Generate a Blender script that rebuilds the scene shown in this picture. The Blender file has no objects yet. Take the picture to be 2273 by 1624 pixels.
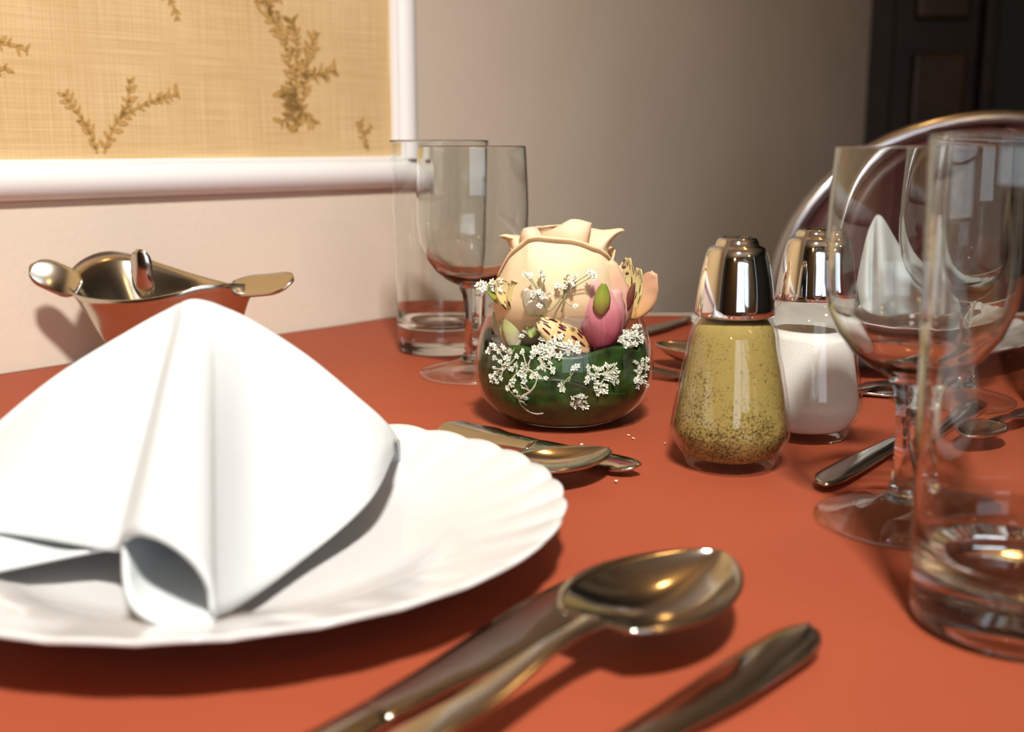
import bpy, bmesh, math, random
from mathutils import Vector, Matrix, noise
random.seed(7)
S = bpy.context.scene
C = S.collection
T = 0.75                      # table top height above the floor

# ---------------------------------------------------------------- camera
FPX = 2500.0; HZ = 487.0
PITCH = math.atan(HZ / FPX)
CAMZ = T + 0.15
cd = bpy.data.cameras.new('camera'); cam = bpy.data.objects.new('camera', cd); C.objects.link(cam)
cam.location = (0, 0, CAMZ); cam.rotation_euler = (math.pi/2 - PITCH, 0, 0)
cd.sensor_width = 36; cd.sensor_fit = 'HORIZONTAL'; cd.lens = 36 * FPX / 2273
cd.clip_start = 0.01
cd.dof.use_dof = True; cd.dof.focus_distance = 0.585; cd.dof.aperture_fstop = 8.0
S.camera = cam

# ---------------------------------------------------------------- world, lights, exposure
W = bpy.data.worlds.new('world'); S.world = W; W.use_nodes = True
bg = W.node_tree.nodes['Background']; bg.inputs[0].default_value = (1.0, 0.84, 0.66, 1); bg.inputs[1].default_value = 0.03
def area(name, loc, target, size, power, col):
    l = bpy.data.lights.new(name, 'AREA'); l.shape = 'RECTANGLE'; l.size = size[0]; l.size_y = size[1]
    l.energy = power; l.color = col
    o = bpy.data.objects.new(name, l); C.objects.link(o); o.location = loc
    o.rotation_euler = (Vector(target) - Vector(loc)).to_track_quat('-Z', 'Y').to_euler()
    return o
def point(name, loc, r, power, col):
    l = bpy.data.lights.new(name, 'POINT'); l.shadow_soft_size = r; l.energy = power; l.color = col
    o = bpy.data.objects.new(name, l); C.objects.link(o); o.location = loc; return o
fl_ = area('photographer_flash', (0.06, -0.27, T+1.04), (-0.10, 0.62, T), (0.12, 0.09), 6.6, (1.0, 0.96, 0.90))
fl_.data.spread = math.radians(88); fl_.data.cycles.is_caustics_light = True
area('window_daylight', (0.75, -2.30, 1.50), (0.75, 2.0, 1.2), (1.9, 1.15), 18, (0.80, 0.88, 1.0))
point('warm_room_lamp', (0.55, 1.05, 2.30), 0.05, 5, (1.0, 0.55, 0.18))
point('warm_fill_light', (1.3, -0.9, 2.1), 0.06, 8, (1.0, 0.62, 0.28))  # this and the next: unseen points added for warm ambience and glints
point('warm_fill_light', (-0.6, -1.6, 2.0), 0.06, 8, (1.0, 0.62, 0.28))
S.view_settings.view_transform = 'Standard'; S.view_settings.look = 'None'
S.view_settings.exposure = 0.0; S.view_settings.gamma = 1.0; S.view_settings.use_curve_mapping = False
S.cycles.max_bounces = 12; S.cycles.transmission_bounces = 12; S.cycles.transparent_max_bounces = 32
S.cycles.glossy_bounces = 5; S.cycles.diffuse_bounces = 3
S.cycles.adaptive_threshold = 0.04; S.cycles.use_light_tree = False

# ---------------------------------------------------------------- projection helpers (to read positions off the photograph)
def ray(px, py):
    x = (px - 1136.5) / FPX; v = -(py - 812) / FPX
    c, s = math.cos(PITCH), math.sin(PITCH)
    return Vector((x, c + v*s, -s + v*c))
CAMP = Vector((0, 0, CAMZ))
def Pz(px, py, z=0.0):        # point at height z above the table
    r = ray(px, py); return CAMP + r * ((T + z - CAMZ) / r.z)
def Pd(px, py, d):            # point at forward distance d
    r = ray(px, py); return CAMP + r * (d / r.y)

# ---------------------------------------------------------------- object helpers
def link(name, me, mat=None, parent=None, smooth=True):
    o = bpy.data.objects.new(name, me); C.objects.link(o)
    if mat and not me.materials: me.materials.append(mat)
    if parent is not None: o.parent = parent
    if smooth:
        for p in me.polygons: p.use_smooth = True
    return o
def mesh(name, vs, fs, uvs=None):
    me = bpy.data.meshes.new(name); me.from_pydata([tuple(v) for v in vs], [], fs)
    if uvs:
        l = me.uv_layers.new(name='UVMap')
        for lp in me.loops: l.data[lp.index].uv = uvs[lp.vertex_index]
    me.update(); return me
def tag(o, label, cat, group=None):
    o['label'] = label; o['category'] = cat
    if group: o['group'] = group
    return o
def thing(name, label, cat, loc=(0, 0, 0), rotz=0, group=None):
    o = bpy.data.objects.new(name, None); C.objects.link(o); o.empty_display_size = 0.02
    o.location = loc; o.rotation_euler = (0, 0, rotz); return tag(o, label, cat, group)
def struct(o): o['kind'] = 'structure'; return o
def solidify(o, t, off=0.0):
    m = o.modifiers.new('solid', 'SOLIDIFY'); m.thickness = t; m.offset = off; return o
def bevel(o, w, n=2):
    m = o.modifiers.new('bevel', 'BEVEL'); m.width = w; m.segments = n; m.limit_method = 'ANGLE'; return o
def lathe(name, prof, segs=64, rfun=None):
    vs, fs = [], []
    n = len(prof)
    for r, z in prof:
        for k in range(segs):
            a = 2*math.pi*k/segs; rr = max(r, 1e-5)
            vs.append((rr*math.cos(a), rr*math.sin(a), z))
    for i in range(n-1):
        for k in range(segs):
            k2 = (k+1) % segs
            fs.append((i*segs+k, i*segs+k2, (i+1)*segs+k2, (i+1)*segs+k))
    return mesh(name, vs, fs)
def spline(pts, n):           # Catmull-Rom through the points, n samples per span
    out = []; P = [Vector(p) for p in pts]; m = len(P)
    for i in range(m-1):
        p0 = P[i-1] if i else P[0]*2-P[1]; p1 = P[i]; p2 = P[i+1]; p3 = P[i+2] if i+2 < m else P[-1]*2-P[-2]
        for k in range(n):
            t = k/n
            out.append(0.5*((2*p1)+(p2-p0)*t+(2*p0-5*p1+4*p2-p3)*t*t+(3*p1-p0-3*p2+p3)*t**3))
    out.append(P[-1]); return out
def grid(name, rows, uv=True, closed=False):
    vs, fs, uvs = [], [], []
    nr, nc = len(rows), len(rows[0])
    for i, r in enumerate(rows):
        for j, p in enumerate(r): vs.append(p); uvs.append((j/(nc-1), i/(nr-1)))
    for i in range(nr-1):
        for j in range(nc if closed else nc-1):
            j2 = (j+1) % nc
            fs.append((i*nc+j, i*nc+j2, (i+1)*nc+j2, (i+1)*nc+j))
    return mesh(name, vs, fs, uvs if uv else None)
def tube_data(pts, radii, segs=8, caps=True):
    vs, fs = [], []; P = [Vector(p) for p in pts]; n = len(P); ref = None
    if not hasattr(radii, '__len__'): radii = [radii]*n
    for i in range(n):
        d = (P[min(i+1, n-1)] - P[max(i-1, 0)]).normalized()
        if ref is None: ref = d.orthogonal().normalized()
        ref = (ref - d*ref.dot(d)).normalized(); b = d.cross(ref)
        for k in range(segs):
            a = 2*math.pi*k/segs
            vs.append(P[i] + (ref*math.cos(a) + b*math.sin(a))*radii[i])
    for i in range(n-1):
        for k in range(segs):
            k2 = (k+1) % segs; fs.append((i*segs+k, i*segs+k2, (i+1)*segs+k2, (i+1)*segs+k))
    if caps: fs.append(tuple(range(segs-1, -1, -1))); fs.append(tuple((n-1)*segs+k for k in range(segs)))
    return vs, fs
def tube(name, pts, radii, segs=8):
    return mesh(name, *tube_data(pts, radii, segs))
def merge(name, parts):
    vs, fs = [], []
    for v, f in parts:
        o = len(vs); vs += list(v); fs += [tuple(i+o for i in q) for q in f]
    return mesh(name, vs, fs)
def box_data(lo, hi):
    x0, y0, z0 = lo; x1, y1, z1 = hi
    v = [(x0,y0,z0),(x1,y0,z0),(x1,y1,z0),(x0,y1,z0),(x0,y0,z1),(x1,y0,z1),(x1,y1,z1),(x0,y1,z1)]
    f = [(0,3,2,1),(4,5,6,7),(0,1,5,4),(1,2,6,5),(2,3,7,6),(3,0,4,7)]
    return v, f
def prism_data(poly, z0, z1):
    n = len(poly); v = [(x, y, z0) for x, y in poly] + [(x, y, z1) for x, y in poly]
    f = [tuple(range(n-1, -1, -1)), tuple(range(n, 2*n))] + [(i, (i+1) % n, n+(i+1) % n, n+i) for i in range(n)]
    return v, f
def interp(tab, t):
    for (a, va), (b, vb) in zip(tab, tab[1:]):
        if t <= b:
            k = (t-a)/(b-a) if b > a else 0; k = max(0, k); return va + (vb-va)*k
    return tab[-1][1]
def sinterp(tab, t):
    for (a, va), (b, vb) in zip(tab, tab[1:]):
        if t <= b:
            k = max(0, (t-a)/(b-a)) if b > a else 0; k = k*k*(3-2*k); return va + (vb-va)*k
    return tab[-1][1]

# ---------------------------------------------------------------- materials
def newmat(name):
    m = bpy.data.materials.new(name); m.use_nodes = True; nt = m.node_tree; nt.nodes.clear()
    out = nt.nodes.new('ShaderNodeOutputMaterial'); return m, nt, out
def principled(name, col, rough=0.5, metal=0.0, spec=0.5, var=0.0, vscale=20.0, bump=0.0, bscale=200.0, sheen=0.0, subs=0.0, trans=0.0, bdist=0.001):
    m, nt, out = newmat(name); b = nt.nodes.new('ShaderNodeBsdfPrincipled')
    b.inputs['Base Color'].default_value = (*col, 1); b.inputs['Roughness'].default_value = rough
    b.inputs['Metallic'].default_value = metal; b.inputs['Specular IOR Level'].default_value = spec
    if sheen: b.inputs['Sheen Weight'].default_value = sheen
    if subs: b.inputs['Subsurface Weight'].default_value = subs; b.inputs['Subsurface Radius'].default_value = (0.004, 0.002, 0.001)
    tc = nt.nodes.new('ShaderNodeTexCoord')
    if var:
        n = nt.nodes.new('ShaderNodeTexNoise'); n.inputs['Scale'].default_value = vscale; n.inputs['Detail'].default_value = 4
        nt.links.new(tc.outputs['Object'], n.inputs['Vector'])
        r = nt.nodes.new('ShaderNodeValToRGB'); r.color_ramp.elements[0].position = 0.3; r.color_ramp.elements[1].position = 0.7
        r.color_ramp.elements[0].color = (*[c*(1-var) for c in col], 1); r.color_ramp.elements[1].color = (*[min(1, c*(1+var)) for c in col], 1)
        nt.links.new(n.outputs['Fac'], r.inputs[0]); nt.links.new(r.outputs[0], b.inputs['Base Color'])
    if bump:
        n = nt.nodes.new('ShaderNodeTexNoise'); n.inputs['Scale'].default_value = bscale; n.inputs['Detail'].default_value = 3
        nt.links.new(tc.outputs['Object'], n.inputs['Vector'])
        bp = nt.nodes.new('ShaderNodeBump'); bp.inputs['Strength'].default_value = bump; bp.inputs['Distance'].default_value = bdist
        nt.links.new(n.outputs['Fac'], bp.inputs['Height']); nt.links.new(bp.outputs[0], b.inputs['Normal'])
    nt.links.new(b.outputs[0], out.inputs[0]); m['b'] = 1
    return m
def glassmat(name, solid, tint=(0.97, 0.98, 0.97), ior=1.47, outer=False):
    m, nt, out = newmat(name); N = nt.nodes.new; L = nt.links.new
    lw = N('ShaderNodeLayerWeight'); lw.inputs['Blend'].default_value = 0.5
    pw = N('ShaderNodeMath'); pw.operation = 'POWER'; pw.inputs[1].default_value = 5; L(lw.outputs['Facing'], pw.inputs[0])
    ma = N('ShaderNodeMath'); ma.operation = 'MULTIPLY_ADD'; r0 = ((ior-1)/(ior+1))**2
    ma.inputs[1].default_value = 1-r0; ma.inputs[2].default_value = r0; L(pw.outputs[0], ma.inputs[0])
    if outer:                                       # the inner face touches water and leaf: only the outer face mirrors
        ge = N('ShaderNodeNewGeometry'); iv = N('ShaderNodeMath'); iv.operation = 'SUBTRACT'; iv.inputs[0].default_value = 1; L(ge.outputs['Backfacing'], iv.inputs[1])
        mm = N('ShaderNodeMath'); mm.operation = 'MULTIPLY'; L(ma.outputs[0], mm.inputs[0]); L(iv.outputs[0], mm.inputs[1]); ma = mm
    tr = N('ShaderNodeBsdfTransparent'); tr.inputs[0].default_value = (*tint, 1)
    gl = N('ShaderNodeBsdfGlossy'); gl.inputs['Roughness'].default_value = 0.015; gl.inputs[0].default_value = (1, 1, 1, 1)
    mx = N('ShaderNodeMixShader'); L(ma.outputs[0], mx.inputs[0]); L(tr.outputs[0], mx.inputs[1]); L(gl.outputs[0], mx.inputs[2])
    if solid >= 1:
        g = N('ShaderNodeBsdfGlass'); g.inputs['IOR'].default_value = ior; g.inputs['Roughness'].default_value = 0.0; g.inputs[0].default_value = (*tint, 1); L(g.outputs[0], out.inputs[0])
    elif solid > 0:
        g = N('ShaderNodeBsdfGlass'); g.inputs['IOR'].default_value = ior; g.inputs['Roughness'].default_value = 0.0; g.inputs[0].default_value = (*tint, 1)
        m2 = N('ShaderNodeMixShader'); m2.inputs[0].default_value = solid; L(mx.outputs[0], m2.inputs[1]); L(g.outputs[0], m2.inputs[2]); L(m2.outputs[0], out.inputs[0])
    else: L(mx.outputs[0], out.inputs[0])
    return m

M = {}
M['wall'] = principled('cream_wall_paint', (0.755, 0.65, 0.53), 0.75, var=0.04, vscale=5, bump=0.25, bscale=220)
M['trim'] = principled('white_gloss_paint', (0.86, 0.85, 0.84), 0.3, bump=0.1, bscale=60)
M['darkwood'] = principled('dark_brown_wood', (0.030, 0.015, 0.006), 0.45, var=0.5, vscale=8)
M['darkwood2'] = principled('brown_panel_wood', (0.075, 0.038, 0.012), 0.4, var=0.4, vscale=9)
M['darkgreen'] = principled('dark_green_paint', (0.035, 0.042, 0.034), 0.6)
M['ceil'] = principled('ceiling_paint', (0.70, 0.60, 0.46), 0.9)
M['brownwall'] = principled('brown_wall_paint', (0.24, 0.17, 0.11), 0.8)
M['floor'] = principled('brown_carpet', (0.10, 0.06, 0.04), 0.9, var=0.3, vscale=30)
M['tablewood'] = principled('table_wood', (0.20, 0.10, 0.05), 0.5, var=0.3, vscale=15)
M['creamcloth'] = principled('cream_table_linen', (0.62, 0.55, 0.46), 0.9, bump=0.2, bscale=900)
M['steel'] = principled('stainless_steel', (0.56, 0.53, 0.48), 0.13, 1.0, bump=0.03, bscale=120)
M['steel2'] = principled('brushed_steel', (0.60, 0.56, 0.48), 0.20, 1.0, bump=0.05, bscale=90)
M['chrome'] = principled('chrome', (0.78, 0.79, 0.82), 0.06, 1.0)
M['black'] = principled('black_hole', (0.01, 0.01, 0.01), 0.8)
M['china'] = principled('white_glazed_china', (0.66, 0.65, 0.645), 0.12, spec=0.5, subs=0.05)
M['linen'] = principled('white_napkin_linen', (0.60, 0.635, 0.645), 0.9, spec=0.1, bump=0.25, bscale=1500, sheen=0.1)
M['glass'] = glassmat('thin_clear_glass', 1.0, tint=(0.98, 0.99, 0.985))
M['bowlglass'] = glassmat('bowl_glass', 0.0, outer=True); M['footglass'] = glassmat('foot_glass', 0.0, tint=(0.96, 0.965, 0.955))
M['solidglass'] = M['glass']
M['shakerglass'] = glassmat('shaker_glass', 0.0)
M['water'] = glassmat('water', 0.0, ior=1.33, tint=(0.985, 0.99, 0.98))
M['salt'] = principled('white_salt', (0.86, 0.82, 0.80), 0.9, bump=0.5, bscale=1800)
M['leaf'] = principled('dark_green_leaf', (0.022, 0.050, 0.008), 0.42, spec=0.35, var=0.75, vscale=90, bump=0.7, bscale=140)
M['stem'] = principled('pale_green_stem', (0.26, 0.30, 0.14), 0.6)
M['drystem'] = principled('pale_dry_stem', (0.50, 0.47, 0.36), 0.7)
M['floret'] = principled('white_floret', (0.80, 0.79, 0.70), 0.8, var=0.12, vscale=300)
M['calyx'] = principled('green_calyx', (0.16, 0.24, 0.04), 0.5)
M['anther'] = principled('dark_anther', (0.10, 0.04, 0.02), 0.6)
M['chrometube'] = principled('tube_steel', (0.62, 0.60, 0.60), 0.22, 1.0)
M['burgundy'] = principled('burgundy_vinyl', (0.075, 0.016, 0.016), 0.4, var=0.2, vscale=40)
M['crumb'] = principled('pale_crumb', (0.8, 0.76, 0.68), 0.8)

def red_cloth():
    m, nt, out = newmat('terracotta_tablecloth'); N = nt.nodes.new; L = nt.links.new
    b = N('ShaderNodeBsdfPrincipled'); b.inputs['Roughness'].default_value = 0.62; b.inputs['Specular IOR Level'].default_value = 0.28
    tc = N('ShaderNodeTexCoord')
    n1 = N('ShaderNodeTexNoise'); n1.inputs['Scale'].default_value = 6; n1.inputs['Detail'].default_value = 3; L(tc.outputs['Object'], n1.inputs['Vector'])
    r = N('ShaderNodeValToRGB'); r.color_ramp.elements[0].position = 0.3; r.color_ramp.elements[1].position = 0.7
    r.color_ramp.elements[0].color = (0.315, 0.064, 0.027, 1); r.color_ramp.elements[1].color = (0.345, 0.074, 0.032, 1)
    L(n1.outputs['Fac'], r.inputs[0]); L(r.outputs[0], b.inputs['Base Color'])
    w1 = N('ShaderNodeTexWave'); w1.inputs['Scale'].default_value = 420; w1.bands_direction = 'X'; L(tc.outputs['Object'], w1.inputs['Vector'])
    w2 = N('ShaderNodeTexWave'); w2.inputs['Scale'].default_value = 420; w2.bands_direction = 'Y'; L(tc.outputs['Object'], w2.inputs['Vector'])
    ad = N('ShaderNodeMath'); ad.operation = 'ADD'; L(w1.outputs['Fac'], ad.inputs[0]); L(w2.outputs['Fac'], ad.inputs[1])
    bp = N('ShaderNodeBump'); bp.inputs['Strength'].default_value = 0.12; bp.inputs['Distance'].default_value = 0.0004; L(ad.outputs[0], bp.inputs['Height'])
    L(bp.outputs[0], b.inputs['Normal']); L(b.outputs[0], out.inputs[0]); return m
M['redcloth'] = red_cloth()

def fabric(name, ca, cb):
    m, nt, out = newmat(name); N = nt.nodes.new; L = nt.links.new
    b = N('ShaderNodeBsdfPrincipled'); b.inputs['Roughness'].default_value = 0.85; b.inputs['Specular IOR Level'].default_value = 0.15
    tc = N('ShaderNodeTexCoord')
    def streak(sx, sy, sc):
        mp = N('ShaderNodeMapping'); mp.inputs['Scale'].default_value = (sx, sy, 1); L(tc.outputs['UV'], mp.inputs['Vector'])
        n = N('ShaderNodeTexNoise'); n.inputs['Scale'].default_value = sc; n.inputs['Detail'].default_value = 3; L(mp.outputs[0], n.inputs['Vector']); return n
    a = streak(900, 14, 1.0); h = streak(14, 800, 1.0); big = streak(12, 12, 1.0)
    ad = N('ShaderNodeMath'); ad.operation = 'ADD'; L(a.outputs['Fac'], ad.inputs[0]); L(h.outputs['Fac'], ad.inputs[1])
    ad2 = N('ShaderNodeMath'); ad2.operation = 'MULTIPLY_ADD'; ad2.inputs[1].default_value = 0.7; L(big.outputs['Fac'], ad2.inputs[0]); L(ad.outputs[0], ad2.inputs[2])
    r = N('ShaderNodeValToRGB'); r.color_ramp.elements[0].position = 0.0; r.color_ramp.elements[1].position = 1.0
    dv = N('ShaderNodeMath'); dv.operation = 'MULTIPLY_ADD'; dv.inputs[1].default_value = 1.15; dv.inputs[2].default_value = -1.05; L(ad2.outputs[0], dv.inputs[0])
    r.color_ramp.elements[0].color = (*ca, 1); r.color_ramp.elements[1].color = (*cb, 1)
    L(dv.outputs[0], r.inputs[0]); L(r.outputs[0], b.inputs['Base Color'])
    bp = N('ShaderNodeBump'); bp.inputs['Strength'].default_value = 0.3; bp.inputs['Distance'].default_value = 0.0006; L(ad.outputs[0], bp.inputs['Height']); L(bp.outputs[0], b.inputs['Normal'])
    L(b.outputs[0], out.inputs[0]); return m
M['fabric'] = fabric('golden_linen_weave', (0.56, 0.37, 0.16), (0.80, 0.60, 0.33))
M['print'] = fabric('brown_botanical_print', (0.42, 0.23, 0.065), (0.62, 0.40, 0.15))

def pepper():
    m, nt, out = newmat('ground_pepper'); N = nt.nodes.new; L = nt.links.new
    b = N('ShaderNodeBsdfPrincipled'); b.inputs['Roughness'].default_value = 0.95; b.inputs['Specular IOR Level'].default_value = 0.1
    tc = N('ShaderNodeTexCoord')
    n = N('ShaderNodeTexNoise'); n.inputs['Scale'].default_value = 900; n.inputs['Detail'].default_value = 3; L(tc.outputs['Object'], n.inputs['Vector'])
    n2 = N('ShaderNodeTexNoise'); n2.inputs['Scale'].default_value = 70; n2.inputs['Detail'].default_value = 4; L(tc.outputs['Object'], n2.inputs['Vector'])
    sp = N('ShaderNodeSeparateXYZ'); L(tc.outputs['Object'], sp.inputs[0])
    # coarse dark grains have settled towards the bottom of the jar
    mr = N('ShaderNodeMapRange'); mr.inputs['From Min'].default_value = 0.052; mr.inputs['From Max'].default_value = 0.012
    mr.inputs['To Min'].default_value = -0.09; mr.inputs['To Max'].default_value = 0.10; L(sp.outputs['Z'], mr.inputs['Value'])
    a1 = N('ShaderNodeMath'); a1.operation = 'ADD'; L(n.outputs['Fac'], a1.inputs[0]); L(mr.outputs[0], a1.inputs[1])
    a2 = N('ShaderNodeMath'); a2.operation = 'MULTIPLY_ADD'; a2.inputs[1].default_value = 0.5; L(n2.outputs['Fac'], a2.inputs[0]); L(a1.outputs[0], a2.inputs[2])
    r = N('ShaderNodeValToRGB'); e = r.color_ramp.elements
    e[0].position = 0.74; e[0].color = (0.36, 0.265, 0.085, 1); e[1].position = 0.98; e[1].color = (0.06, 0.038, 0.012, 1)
    L(a2.outputs[0], r.inputs[0]); L(r.outputs[0], b.inputs['Base Color']); L(b.outputs[0], out.inputs[0]); return m
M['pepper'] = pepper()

def petalmat(name, base, mid, tip, dash=None, dcol=(0.12, 0.03, 0.02), trans=0.25, vein=0.12, dmask=None, stretch=(26, 7)):
    m, nt, out = newmat(name); N = nt.nodes.new; L = nt.links.new
    b = N('ShaderNodeBsdfPrincipled'); b.inputs['Roughness'].default_value = 0.6; b.inputs['Specular IOR Level'].default_value = 0.2
    tc = N('ShaderNodeTexCoord'); sp = N('ShaderNodeSeparateXYZ'); L(tc.outputs['UV'], sp.inputs[0])
    mp0 = N('ShaderNodeMapping'); mp0.inputs['Scale'].default_value = (18, 2.2, 1); L(tc.outputs['UV'], mp0.inputs['Vector'])
    vn = N('ShaderNodeTexNoise'); vn.inputs['Scale'].default_value = 1.0; vn.inputs['Detail'].default_value = 3; L(mp0.outputs[0], vn.inputs['Vector'])
    ad = N('ShaderNodeMath'); ad.operation = 'MULTIPLY_ADD'; ad.inputs[1].default_value = vein*2; L(vn.outputs['Fac'], ad.inputs[0])
    sb = N('ShaderNodeMath'); sb.operation = 'SUBTRACT'; sb.inputs[1].default_value = vein; L(sp.outputs['Y'], sb.inputs[0]); L(sb.outputs[0], ad.inputs[2])
    r = N('ShaderNodeValToRGB'); e = r.color_ramp.elements; e[0].position = 0.05; e[0].color = (*base, 1); e[1].position = 0.97; e[1].color = (*tip, 1)
    k = e.new(0.5); k.color = (*mid, 1); L(ad.outputs[0], r.inputs[0]); col = r.outputs[0]
    if dash is not None:
        mp = N('ShaderNodeMapping'); mp.inputs['Scale'].default_value = (*stretch, 1); L(tc.outputs['UV'], mp.inputs['Vector'])
        vo = N('ShaderNodeTexVoronoi'); vo.voronoi_dimensions = '2D'; vo.inputs['Scale'].default_value = 0.42; vo.inputs['Randomness'].default_value = 0.85; L(mp.outputs[0], vo.inputs['Vector'])
        lt = N('ShaderNodeMath'); lt.operation = 'LESS_THAN'; lt.inputs[1].default_value = dash; L(vo.outputs['Distance'], lt.inputs[0])
        mx = N('ShaderNodeMix'); mx.data_type = 'RGBA'; L(lt.outputs[0], mx.inputs['Factor']); L(col, mx.inputs['A']); mx.inputs['B'].default_value = (*dcol, 1); col = mx.outputs['Result']
    L(col, b.inputs['Base Color'])
    t = N('ShaderNodeBsdfTranslucent'); L(col, t.inputs[0])
    ms = N('ShaderNodeMixShader'); ms.inputs[0].default_value = trans; L(b.outputs[0], ms.inputs[1]); L(t.outputs[0], ms.inputs[2]); L(ms.outputs[0], out.inputs[0]); return m
M['rose'] = petalmat('peach_rose_petal', (0.86, 0.64, 0.38), (0.88, 0.72, 0.48), (0.88, 0.64, 0.40), vein=0.03, trans=0.18)
M['rosein'] = petalmat('inner_rose_petal', (0.86, 0.52, 0.26), (0.88, 0.66, 0.46), (0.90, 0.68, 0.52), vein=0.03, trans=0.18)
M['pink'] = petalmat('pink_petal', (0.46, 0.06, 0.11), (0.66, 0.24, 0.28), (0.74, 0.44, 0.40), vein=0.22)
M['pinkpeach'] = petalmat('pink_peach_petal', (0.70, 0.28, 0.28), (0.82, 0.48, 0.36), (0.84, 0.60, 0.38), vein=0.1)
M['peach'] = petalmat('peach_petal', (0.75, 0.40, 0.14), (0.84, 0.50, 0.28), (0.86, 0.52, 0.34), vein=0.1)
M['speckle'] = petalmat('speckled_yellow_petal', (0.70, 0.36, 0.16), (0.82, 0.62, 0.26), (0.84, 0.70, 0.40), dash=0.27, dcol=(0.13, 0.02, 0.03), stretch=(16, 9))
M['streak'] = petalmat('streaked_yellow_petal', (0.60, 0.55, 0.16), (0.76, 0.66, 0.28), (0.80, 0.66, 0.34), dash=0.24, dcol=(0.10, 0.03, 0.02), stretch=(18, 6))
M['bud'] = petalmat('pale_green_bud', (0.66, 0.50, 0.40), (0.55, 0.58, 0.26), (0.40, 0.48, 0.14), vein=0.25)
M['greenstripe'] = petalmat('green_striped_sepal', (0.42, 0.26, 0.10), (0.36, 0.36, 0.06), (0.20, 0.26, 0.03), vein=0.3)
M['cream'] = petalmat('cream_petal', (0.66, 0.68, 0.36), (0.84, 0.82, 0.60), (0.86, 0.82, 0.66), vein=0.15)
M['maroon'] = petalmat('maroon_petal', (0.16, 0.05, 0.03), (0.20, 0.05, 0.04), (0.24, 0.10, 0.06), vein=0.2)

# ================================================================ SETTING
W0 = Vector((-0.344, 0.742, 0)); wd = Vector((0.675, 0.737, 0)).normalized(); wn = Vector((wd.y, -wd.x, 0))
def wpt(s, z, off=0.0):
    p = W0 + wd*s + wn*off; return Vector((p.x, p.y, T+z))
SB = 0.382                                     # bend added just right of the upright moulding, to darken the receding wall
bend0 = W0 + wd*SB
wd2 = Vector((0.505, 0.863, 0)).normalized(); wn2 = Vector((wd2.y, -wd2.x, 0))
def pxx(p): return 1136.5 + FPX*p.x/(p.y*math.cos(PITCH))
END = 0.2
while pxx(bend0 + wd2*END) < 1916: END += 0.005
#                                    # length of the receding wall
def slab(name, p0, p1, n, z0, z1, th, mat):
    a, b = Vector(p0), Vector(p1); c, d = b - n*th, a - n*th
    return struct(link(name, mesh(name, *prism_data([(a.x, a.y), (b.x, b.y), (c.x, c.y), (d.x, d.y)], z0, z1)), mat, None, False))
slab('wall_left', W0 - wd*1.9, bend0, wn, 0, 2.7, 0.12, M['wall'])
slab('wall_back', bend0, bend0 + wd2*END, wn2, 0, 2.7, 0.12, M['wall'])
endp = bend0 + wd2*END
# a far wall with a dark wooden door in it
DY = endp.y + 0.55
struct(link('wall_far', mesh('wall_far', *box_data((0.3, DY+0.08, 0), (3.6, DY+0.2, 2.7))), M['darkgreen'], None, False))
RX = [(-3.2, -2.4), (3.6, -2.4), (3.6, DY+0.08), (-3.2, DY+0.08)]
struct(link('floor', mesh('floor', *prism_data(RX, -0.1, 0)), M['floor'], None, False))
struct(link('ceiling', mesh('ceiling', *prism_data(RX, 2.7, 2.8)), M['ceil'], None, False))
struct(link('wall_right', mesh('wall_right', *box_data((3.6, -2.4, 0), (3.7, DY+0.08, 2.7))), M['darkgreen'], None, False))
struct(link('wall_behind', merge('wall_behind', [box_data((-3.2, -2.5, 0), (-0.25, -2.4, 2.7)), box_data((1.75, -2.5, 0), (3.6, -2.4, 2.7)), box_data((-0.25, -2.5, 0), (1.75, -2.4, 0.9)), box_data((-0.25, -2.5, 2.1), (1.75, -2.4, 2.7))]), M['brownwall'], None, False))
win = struct(bpy.data.objects.new('window_1', None)); C.objects.link(win); win.location = (0.75, -2.4, 0.9)
link('window_frame', merge('window_frame', [box_data((-1.0, -0.02, 0), (-0.95, 0.03, 1.2)), box_data((0.95, -0.02, 0), (1.0, 0.03, 1.2)), box_data((-1.0, -0.02, 0), (1.0, 0.03, 0.04)), box_data((-1.0, -0.02, 1.16), (1.0, 0.03, 1.2))]), M['trim'], win, False)
def doorx(px): return ray(px, 200).x / ray(px, 200).y * DY
dx0, dx1 = doorx(1880), doorx(2200)
dr = struct(bpy.data.objects.new('door_1', None)); C.objects.link(dr); dr.location = (0, 0, 0)
xa, xb = dx0, dx1; w = xb - xa
for lo, hi in (((xa, DY-0.02, 0), (xa+0.30*w, DY+0.05, 2.2)), ((xb-0.10*w, DY-0.03, 0), (xb, DY+0.05, 2.2))):
    bevel(link('door_frame', mesh('door_frame', *box_data(lo, hi)), M['darkwood'], dr, False), 0.008)
bevel(link('door_leaf', mesh('door_leaf', *box_data((xa+0.28*w, DY+0.02, 0), (xb-0.08*w, DY+0.06, 2.15))), M['darkwood'], dr, False), 0.004)
for z0, z1 in ((0.12, 0.62), (0.72, 1.14), (1.22, 2.05)):
    bevel(link('door_panel', mesh('door_panel', *box_data((xa+0.45*w, DY+0.0, z0), (xb-0.17*w, DY+0.04, z1))), M['darkwood2'], dr, False), 0.012, 3)

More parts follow.
